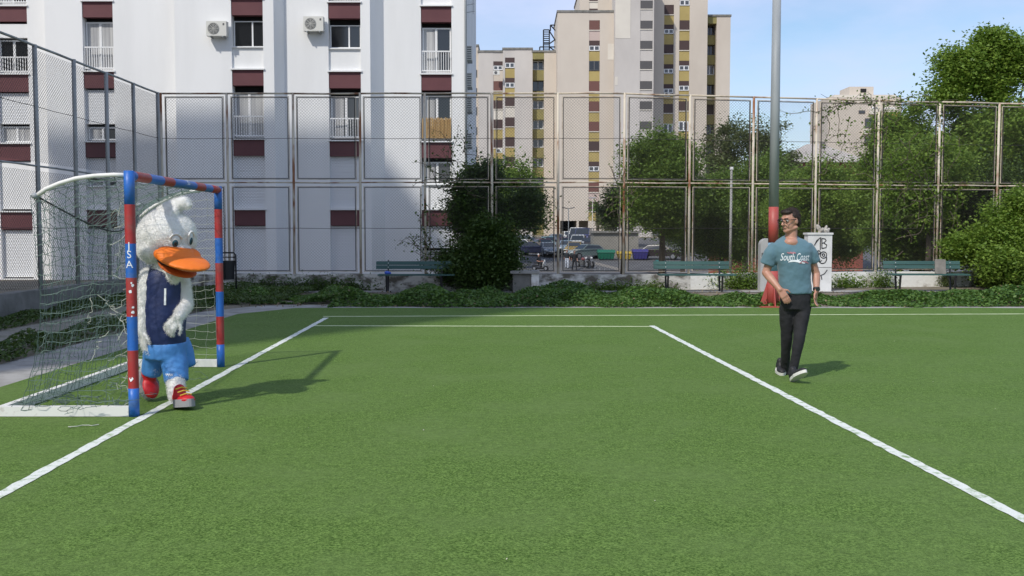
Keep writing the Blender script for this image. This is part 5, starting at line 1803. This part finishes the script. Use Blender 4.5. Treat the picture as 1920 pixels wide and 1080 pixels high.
# glasses
gl = thing('tmp', '', '', (0, 0, 0)); bpy.data.objects.remove(gl)
mb = MB()
for q in (-1, 1):
    cc = hc + fw * .108 + sd * .034 * q + up * .004
    cs = [cc + sd * a * .027 + up * b_ * .018 for a, b_ in ((-1, -.8), (-.6, -1), (.6, -1), (1, -.8), (1, .8), (.7, 1), (-.7, 1), (-1, .8), (-1, -.8))]
    mb.tube(cs, .0036, 6)
    mb.tube([cc + sd * q * .028 + up * .012, hc + sd * .082 * q + up * .008 - fw * .005], .0034, 6)
mb.tube([hc + fw * .112 + sd * .008 + up * .008, hc + fw * .112 - sd * .008 + up * .008], .0034, 6)
gs = mb.build('glasses', M['black'], man, smooth=True)
M['eye_w'] = mat('eye_white', (.75, .73, .70), .3)
for q in (-1, 1):
    mb = MB(); mb.ell(hc + fw * .077 + sd * .033 * q + up * .004, (.014, .016, .009), HM, 10, 8); e = mb.build('eye', M['eye_w'], man, smooth=True)
    mb = MB(); mb.ell(hc + fw * .0895 + sd * .033 * q + up * .004, (.003, .006, .006), HM, 8, 6); mb.build('pupil', M['black'], e)
    mb = MB(); mb.caps(hc + fw * .091 + sd * .018 * q + up * .029, hc + fw * .082 + sd * .052 * q + up * .029, .005, .004, 6); mb.build('eyebrow', M['hair'], man)
mb = MB(); mb.caps(hc + fw * .0945 - up * .067 + sd * .018, hc + fw * .0945 - up * .067 - sd * .018, .003, .003, 6); mb.build('mouth', mat('lip', (.30, .11, .09), .5), man)
# watch, clip microphone
mb = MB()
ax = (elR - wrR).normalized(); wc = wrR + ax * .018
mb.tube([wc - ax * .012, wc + ax * .012], .036, 16); wt = mb.build('watch', M['black'], man)
mb = MB(); mb.obox(wc + Vector((0, -.038, 0)), (.034, .008, .034)); mb.build('dial', M['car_glass'], wt)
tr = bvh_of(shirt)


def on_y(tree_, x, z, y0, lift=.004):
    h = tree_.ray_cast(Vector((x, y0 - 2, z)), Vector((0, 1, 0)))
    return (h[0] + Vector((0, -lift, 0))) if h[0] is not None else None


mp_ = on_y(tr, m_(1482, 456).x, m_(1482, 456).z, YM) or m_(1482, 456, -.13)
mb = MB(); mb.ell(mp_, (.017, .012, .011), None, 10, 6); mb.build('clip_microphone', M['black'], man)
M['print'] = mat('shirt_print', (.78, .82, .84), .8)
M['print_pink'] = mat('shirt_print_pink', (.42, .19, .22), .8)


def on_shirt(cx, cz, kx=1.0):
    def f(u, v):
        x, z = cx + u * kx, cz + v
        return on_y(tr, x, z, YM) or Vector((x, YM - .13, z))
    return f


def ribbon(pts, wd, f, m2, par, name):
    mb = MB()
    for i, (u, v) in enumerate(pts):
        k = wd * math.sin(math.pi * (i + .6) / (len(pts) + .2)) * .5 + .003
        mb.v += [tuple(f(u, v + k)), tuple(f(u, v - k))]
    for i in range(len(pts) - 1):
        mb.f.append((2 * i, 2 * i + 1, 2 * i + 3, 2 * i + 2)); mb.m.append(0)
    return mb.build(name, m2, par)


tc0 = m_(1485, 482)
wrap_text('South Coast', .108, on_shirt(tc0.x, tc0.z, .53), M['print'], man, shear=.3)
c1 = m_(1478, 473.5); ribbon([(-.045 + .09 * i / 10, .004 * math.sin(i * 1.9)) for i in range(11)], .012, on_shirt(c1.x, c1.z), M['print_pink'], man, 'print_mark')


f0 = on_shirt(m_(1488, 488).x, m_(1488, 488).z)
ribbon([(-.085 + .17 * i / 10, -.014 + .012 * math.sin(i * .45)) for i in range(11)], .016, f0, M['print'], man, 'print_swoosh')
f1 = on_shirt(m_(1500, 490).x, m_(1500, 490).z)
ribbon([(-.04 + .10 * i / 8, -.016 + .016 * math.sin(i * .4)) for i in range(9)], .013, f1, M['print_pink'], man, 'print_swoosh')


def shoe_obj(heel, toe, upv, m_up, m_sole, par, wd=.048, ht=.055, sole_t=.014, scale_h=1.0, name='shoe'):
    heel, toe = Vector(heel), Vector(toe)
    d = (toe - heel); L = d.length; d.normalize()
    upv = Vector(upv); upv = (upv - d * upv.dot(d)).normalized(); s = d.cross(upv)
    RM = Matrix((d, s, upv)).transposed()
    mb = MB()
    mb.ell(heel + d * L * .26 + upv * ht * .75, (L * .28, wd * .85, ht), RM)
    mb.ell(heel + d * L * .66 + upv * ht * .42, (L * .36, wd, ht * .66), RM)
    mb.caps(heel + d * L * .25 + upv * ht * 1.0, heel + d * L * .27 + upv * ht * 1.7, wd * .8, wd * .72)
    u = blob(name, mb, m_up, par, .008, 4)
    mb = MB()
    pr = []
    for k in range(24):
        a = 2 * math.pi * k / 24
        xx = L * .5 + L * .53 * math.cos(a)
        ww = wd * (1.06 if math.cos(a) > -.2 else .92) * math.sin(a)
        ww *= (1 - .12 * math.cos(2 * a))
        pr.append((xx, ww))
    bot = [heel + d * a + s * b_ - upv * sole_t for a, b_ in pr]; tp = [heel + d * a + s * b_ + upv * sole_t * 1.2 for a, b_ in pr]
    n_ = len(pr)
    mb.add(bot + tp, [tuple(range(n_)), tuple(range(2 * n_ - 1, n_ - 1, -1))] + [(k, n_ + k, n_ + (k + 1) % n_, (k + 1) % n_) for k in range(n_)])
    mb.build('sole', m_sole, u, fix=True)
    return u


hB = G(1483, 717); hB.z = .016
shoe_obj(hB + Vector((0, 0, .0)), hB + Vector((.085, -.21, .125)), (-.1, .5, .8), M['shoe'], M['sole'], man)
tA = G(1467, 706); tA.z = .02
shoe_obj(tA + Vector((.02, .23, .045)), tA, (0, .15, 1), M['shoe'], M['sole'], man)

# ------------------------------------------------------------------ the costumed player
M['fur'] = mat('white_plush', (.84, .83, .79), .95, (.88, .875, .84), 14, 5, bump=.8, bscale=110, sheen=.5, dist=.012)
M['jersey'] = mat('navy_jersey', (.006, .017, .078), .6, (.009, .024, .10), 5, 4, bump=.3, bscale=7, dist=.05)
M['shorts'] = mat('sky_shorts', (.055, .21, .52), .55, (.07, .25, .58), 5, 4, bump=.3, bscale=7, dist=.05)
M['bill'] = mat('orange_bill', (.86, .20, .012), .6, (.80, .17, .012), 6, 4, bump=.2, bscale=60)
M['bill2'] = mat('orange_lower_bill', (.50, .10, .010), .7)
M['red_shoe'] = mat('red_shoe', (.52, .012, .018), .5)
M['grey_sole'] = mat('grey_sole', (.27, .265, .27), .75)
YD = 8.85
d_ = lambda px, py, dy=0.0: P(px, py, YD + dy)
duck = thing('person', 'person in white duck costume with navy vest and red shoes inside the goal mouth', 'person', (d_(315, 740).x, YD, 0))
H = d_(313, 441)
mb = MB()
mb.ell(H, (.250, .235, .222))
mb.ell(d_(290, 465, -.05), (.150, .16, .125)); mb.ell(d_(322, 470, -.08), (.17, .14, .105)); mb.ell(d_(300, 480, .04), (.17, .14, .06))
mb.ell(d_(352, 452, .02), (.07, .1, .09))
mb.chain([d_(268, 448, -.02), d_(262, 446, -.02)], [.06, .03]); mb.chain([d_(272, 470, -.04), d_(264, 476, -.04)], [.06, .03]); mb.chain([d_(284, 484, -.06), d_(278, 490, -.06)], [.05, .025])
mb.chain([d_(296, 408, .02), d_(312, 394, .0), d_(330, 385, -.01), d_(345, 380, -.02), d_(352, 385, -.03)], [.06, .065, .06, .055, .035])
mb.chain([d_(312, 412, -.06), d_(326, 398, -.09)], [.06, .045])
mb.caps(H - Vector((0, 0, .15)), d_(310, 520), .10, .12)
mb.loft([(d_(308, 640), .14, .13, 0), (d_(307, 580), .135, .13, 0), (d_(308, 530), .13, .12, 0), (d_(309, 505), .13, .11, 0)])
mb.ell(d_(326, 514, -.10), (.062, .07, .085))
aL = [d_(279, 517, -.03), d_(273, 572, -.06), d_(268, 622, -.10)]
aR = [d_(341, 522, .06), d_(349, 570, .02), d_(335, 594, -.20)]
mb.chain([aL[0], aL[0].lerp(aL[1], .5), aL[1], aL[2]], [.075, .078, .062, .048])
mb.chain([aR[0], aR[0].lerp(aR[1], .5), aR[1], aR[2]], [.068, .066, .060, .046])
hand(mb, aL[2], (.12, -.1, -1), (.6, -.7, 0), 1.35, .18)
hand(mb, aR[2], (-.6, -.15, -.75), (.75, -.1, -.6), 1.35, .8)
legF = [d_(324, 650), d_(329, 692, -.06), d_(331, 742, -.20)]
legB = [d_(294, 648, .02), d_(288, 688, .05), d_(275, 698, .14)]
mb.chain(legF, [.09, .085, .068]); mb.chain(legB, [.09, .08, .062])
dbody = blob('body', mb, M['fur'], duck, .009, 14, [(.09, .010)])
mb = MB()
mb.loft([(d_(309, 652), .172, .160, 0), (d_(309, 630), .178, .170, 0), (d_(308, 600), .174, .172, 0), (d_(307, 560), .162, .165, 0), (d_(307, 528), .160, .150, 0), (d_(306, 510), .140, .125, .01), (d_(306, 498), .105, .105, .03)], p=2.2)
mb.caps(d_(281, 512, .0), d_(336, 514, .04), .055, .05)
pile('plush_pile', dbody, 90000, .017, .0022, M['fur'], duck, 71)
jer = blob('jersey', mb, M['jersey'], duck, .011, 8, [(.12, .012), (.3, .03)])
mb = MB()
mb.loft([(d_(309, 672), .175, .16, 0), (d_(309, 655), .188, .172, 0), (d_(309, 640), .18, .165, 0)], p=2.2)
mb.tube([d_(322, 655), d_(327, 685, -.05), d_(331, 716, -.10)], [.115, .112, .105], 18)
mb.tube([d_(292, 652, .02), d_(288, 675, .04), d_(283, 701, .07)], [.115, .105, .090], 18)
mb.tube([d_(334, 640, .12), d_(345, 662, .12), d_(350, 686, .13)], [.10, .09, .075], 16)
sho = blob('shorts', mb, M['shorts'], duck, .011, 8, [(.12, .014), (.3, .03)])
# bill
bf = Vector((.74, -.60, -.30)).normalized(); bs = bf.cross(Vector((0, 0, 1))).normalized(); bu = bs.cross(bf)
BM = Matrix((bf, bs, bu)).transposed()
bc = d_(344, 489, -.21)
mb = MB()
mb.ell(bc, (.255, .215, .046), BM); mb.ell(bc - bf * .12 + bu * .035, (.13, .17, .062), BM); mb.ell(bc + bf * .10 - bu * .01, (.13, .165, .036), BM)
mb.ell(bc - bf * .10 + bs * -.15 + bu * .02, (.09, .06, .05), BM); mb.ell(bc - bf * .10 + bs * .15 + bu * .02, (.09, .06, .05), BM)
bl = blob('bill', mb, M['bill'], duck, .008, 6)
mb = MB(); mb.ell(bc - bf * .07 - bu * .085, (.19, .16, .022), BM @ Matrix.Rotation(.16, 3, 'Y')); blob('lower_bill', mb, M['bill2'], bl, .008, 2)
mb = MB(); mb.ell(bc - bf * .13 - bu * .045, (.14, .15, .045), BM); mb.build('mouth', M['dark'], bl, smooth=True)
tb = bvh_of(dbody)
M['iris'] = mat('eye_teal', (.018, .075, .10), .2)
M['eye_d'] = mat('eye_plastic', (.62, .63, .62), .3)
for (px, py, w_) in ((342, 452, 1.15), (362, 448, .8)):
    q = d_(px, py)
    hit = on_y(tb, q.x, q.z, YD, 0) or d_(px, py, -.2)
    nrm = (hit - H).normalized()
    sv = nrm.cross(Vector((0, 0, 1))).normalized(); uv = sv.cross(nrm)
    EM = Matrix((nrm, sv, uv)).transposed()
    mb = MB(); mb.ell(hit, (.022, .042 * w_, .060), EM, 16, 10); e = mb.build('eye', M['eye_d'], duck, smooth=True)
    mb = MB(); mb.ell(hit + nrm * .014 - uv * .014 + sv * .004, (.014, .024 * w_, .036), EM, 14, 8); mb.build('iris', M['iris'], e, smooth=True)
    mb = MB(); mb.ell(hit + nrm * .023 - uv * .014 + sv * .004, (.008, .013 * w_, .020), EM, 12, 8); mb.build('pupil', M['black'], e, smooth=True)
    mb = MB(); mb.tube([hit + nrm * .012 + sv * .05 * w_ * math.cos(R(a)) + uv * .068 * math.sin(R(a)) for a in range(20, 161, 20)], .008, 6); mb.build('eyelid', M['fur'], e, smooth=True)
tj, tsb = bvh_of(jer), bvh_of(sho)


def on_tree(t_, cx, cz, kx=1.0):
    def f(u, v):
        x, z = cx + u * kx, cz + v
        return on_y(t_, x, z, YD, .006) or Vector((x, YD - .17, z))
    return f


q = d_(321, 556); wrap_text('1', .21, on_tree(tj, q.x, q.z, .8), M['print'], duck)
q = d_(330, 697); ribbon([(-.035 + .07 * i / 12, .010 * math.sin(i * 2.2)) for i in range(13)], .006, on_tree(tsb, q.x, q.z), M['print'], duck, 'print_mark')
# shoes
hF = G(333, 766); hF.z = .03
sF = shoe_obj(hF + Vector((-.02, .03, .01)), hF + Vector((.165, -.155, .045)), (-.1, .15, 1), M['red_shoe'], M['grey_sole'], duck, .072, .066, .030)
tB = G(283, 755); tB.z = .03
sB = shoe_obj(tB + Vector((-.085, .09, .27)), tB, (.75, -.55, .3), M['red_shoe'], M['grey_sole'], duck, .080, .070, .028)
mb = MB()
for k in range(3):
    c_ = hF + Vector((.055 + .028 * k, -.055 - .028 * k, .15 - .022 * k)); mb.tube([c_ + Vector((-.04, -.035, 0)), c_ + Vector((0, 0, .012)), c_ + Vector((.035, .035, 0))], .006, 5)
mb.build('lace', mat('yellow_lace', (.60, .42, .04), .7), sF)


# ------------------------------------------------------------------ people beyond the fence
def small_person(label, px, pyf, Y, h, shirt_c, leg_c, hair_c=(.02, .015, .012), stride=.18, sit=False, rz=0, cap=None):
    Y = lot_y(pyf) if pyf < 509 else Y
    B = Vector((XA(px, Y, pyf), Y, ground_z(Y) + .035))
    root = thing('person', label, 'person', B)
    k = h / 1.75
    rot = Matrix.Rotation(rz, 3, 'Z')
    W = lambda x, y, z: B + rot @ Vector((x * k, y * k, z * k))
    if sit:
        hip, kn, an = .80, [(.12, -.42, .78), (-.12, -.42, .78)], [(.12, -.34, .36), (-.12, -.34, .36)]
    else:
        hip, kn, an = .93, [(.10, -stride, .50), (-.10, stride * .6, .50)], [(.09, -stride * 1.3, .08), (-.09, stride * 1.7, .10)]
    dz = hip - .93
    mb = MB()
    mb.ell(W(0, -.01, 1.63 + dz), (.085 * k, .10 * k, .12 * k)); mb.caps(W(0, .01, 1.42 + dz), W(0, 0, 1.55 + dz), .055 * k, .05 * k, 8)
    mb.loft([(W(0, 0, .92 + dz), .12 * k, .09 * k, 0), (W(0, 0, 1.4 + dz), .15 * k, .09 * k, 0)], 12)
    for s_ in (0, 1):
        q = 1 if s_ == 0 else -1
        mb.chain([W(.1 * q, 0, hip), W(*kn[s_]), W(*an[s_])], [.07 * k, .055 * k, .04 * k], 8)
        hand_ = W(.22 * q, -.45, 1.02 + dz) if sit else W(.25 * q, -.12 * q, .82)
        mb.chain([W(.17 * q, 0, 1.38 + dz), W(.25 * q, .04, 1.10 + dz), hand_], [.05 * k, .042 * k, .035 * k], 8)
        mb.caps(W(an[s_][0], an[s_][1], an[s_][2] - .04), W(an[s_][0], an[s_][1] - .14, an[s_][2] - .05), .04 * k, .035 * k, 8)
    blob('body', mb, M['skin'], root, .022 * k, 2)
    mb = MB()
    mb.loft([(W(0, 0, .88 + dz), .165 * k, .115 * k, 0), (W(0, 0, 1.15 + dz), .16 * k, .115 * k, 0), (W(0, 0, 1.36 + dz), .195 * k, .115 * k, 0), (W(0, 0, 1.46 + dz), .09 * k, .08 * k, 0)], 14)
    for q in (-1, 1):
        mb.caps(W(.17 * q, 0, 1.38 + dz), W(.245 * q, .03, 1.14 + dz), .07 * k, .06 * k, 8)
    blob('shirt', mb, mat('cloth', shirt_c, .85), root, .024 * k, 2)
    mb = MB()
    mb.ell(W(0, 0, hip), (.17 * k, .125 * k, .13 * k))
    for s_ in (0, 1):
        q = 1 if s_ == 0 else -1
        mb.chain([W(.09 * q, 0, hip), W(*kn[s_]), W(*an[s_])], [.10 * k, .08 * k, .065 * k], 8)
    blob('trousers', mb, mat('cloth', leg_c, .85), root, .024 * k, 2)
    mb = MB(); mb.ell(W(0, .02, 1.68 + dz), (.095 * k, .11 * k, .10 * k)); blob('helmet' if cap else 'hair', mb, mat('hair_cloth', cap or hair_c, .6), root, .02 * k, 1)
    for s_ in (0, 1):
        mb = MB(); a_ = an[s_]; mb.caps(W(a_[0], a_[1], a_[2] - .045), W(a_[0], a_[1] - .15, a_[2] - .055), .05 * k, .042 * k, 8); mb.build('shoe', M['shoe'], root, smooth=True)
    return root


small_person('person in black walking across the lot beside the rusty post', 1077, 508, 90, 1.78, (.012, .012, .014), (.015, .016, .02), rz=R(20))
small_person('person in pale trousers and dark top standing by the motorbikes', 1063, 504, 91, 1.70, (.02, .025, .03), (.50, .54, .60), stride=.10)
small_person('person in striped shirt and cap behind the rusty post', 1046, 482, 93, 1.80, (.22, .20, .20), (.05, .025, .02), cap=(.02, .012, .010), rz=R(-50))
rd = small_person('scooter rider in black with white helmet on the parking lot', 1010, 514, 88, 1.62, (.014, .014, .016), (.016, .016, .018), sit=True, rz=R(48), cap=(.72, .72, .70))
# scooter
B = P(1012, 513, 88); B = Vector((B.x, 88, rd.location.z))
sc_ = thing('scooter', 'dark scooter with pale front shield carrying the rider', 'scooter', B)
rot = Matrix.Rotation(R(48), 3, 'Z'); W = lambda x, y, z: B + rot @ Vector((x, y, z))
for y in (-.72, .58):
    mb = MB(); mb.tube([W(-.06, y, .24), W(.06, y, .24)], .24, 16); o = mb.build('wheel', M['tyre'], sc_)
    mb = MB(); mb.tube([W(-.07, y, .24), W(.07, y, .24)], .13, 12); mb.build('rim', M['rim'], o)
mb = MB(); mb.ell(W(0, .45, .52), (.17, .42, .2), rot); mb.caps(W(0, -.35, .30), W(0, .3, .32), .13, .15); blob('body_shell', mb, mat('scooter_paint', (.03, .03, .035), .3), sc_, .02, 2)
mb = MB(); mb.ell(W(0, .30, .72), (.14, .38, .06), rot); mb.build('seat', M['black'], sc_, smooth=True)
mb = MB(); mb.ell(W(0, -.50, .62), (.20, .06, .34), rot @ Matrix.Rotation(.25, 3, 'X')); mb.build('front_shield', M['sole'], sc_, smooth=True)
mb = MB(); mb.tube([W(0, -.70, .25), W(0, -.50, .98)], .03, 6); mb.tube([W(-.33, -.42, 1.02), W(0, -.5, .98), W(.33, -.42, 1.02)], .02, 6); mb.build('handlebar', M['rim'], sc_)
mb = MB(); mb.ell(W(0, -.56, .92), (.08, .06, .07), rot); mb.build('headlight', M['lamp'], sc_, smooth=True)


def motorbike(label, px, pyf, Y, rz, col):
    Y = lot_y(pyf)
    B = Vector((XA(px, Y, pyf), Y, ground_z(Y) + .035))
    root = thing('motorbike', label, 'motorbike', B)
    rot = Matrix.Rotation(rz, 3, 'Z'); W = lambda x, y, z: B + rot @ Vector((x, y, z))
    for y in (-.68, .66):
        mb = MB(); mb.tube([W(-.06, y, .30), W(.06, y, .30)], .30, 16); o = mb.build('wheel', M['tyre'], root)
        mb = MB(); mb.tube([W(-.07, y, .30), W(.07, y, .30)], .17, 12); mb.build('rim', M['rim'], o)
    mb = MB(); mb.ell(W(0, -.12, .78), (.16, .28, .15), rot); mb.build('tank', mat('bike_paint', col, .3), root, smooth=True)
    mb = MB(); mb.obox(W(0, 0, .45), (.24, .5, .34), rot); mb.build('engine', M['ac_dark'], root)
    mb = MB(); mb.ell(W(0, .42, .78), (.14, .36, .07), rot); mb.build('seat', M['black'], root, smooth=True)
    mb = MB(); mb.tube([W(.07, -.68, .3), W(.07, -.42, 1.0)], .03, 6); mb.tube([W(-.07, -.68, .3), W(-.07, -.42, 1.0)], .03, 6); mb.tube([W(-.36, -.36, 1.06), W(.36, -.36, 1.06)], .022, 6); mb.build('fork', M['rim'], root)
    mb = MB(); mb.ell(W(0, -.55, .90), (.10, .08, .10), rot); mb.build('headlight', M['lamp'], root, smooth=True)
    mb = MB(); mb.tube([W(.13, .1, .25), W(.15, .8, .36)], .05, 8); mb.build('exhaust', M['rim'], root)


motorbike('motorbike with reddish tank parked beside the person in pale trousers', 1092, 503, 92, R(35), (.20, .06, .06))
motorbike('dark motorbike parked closest to the shed wall', 1104, 503, 93, R(25), (.03, .03, .035))
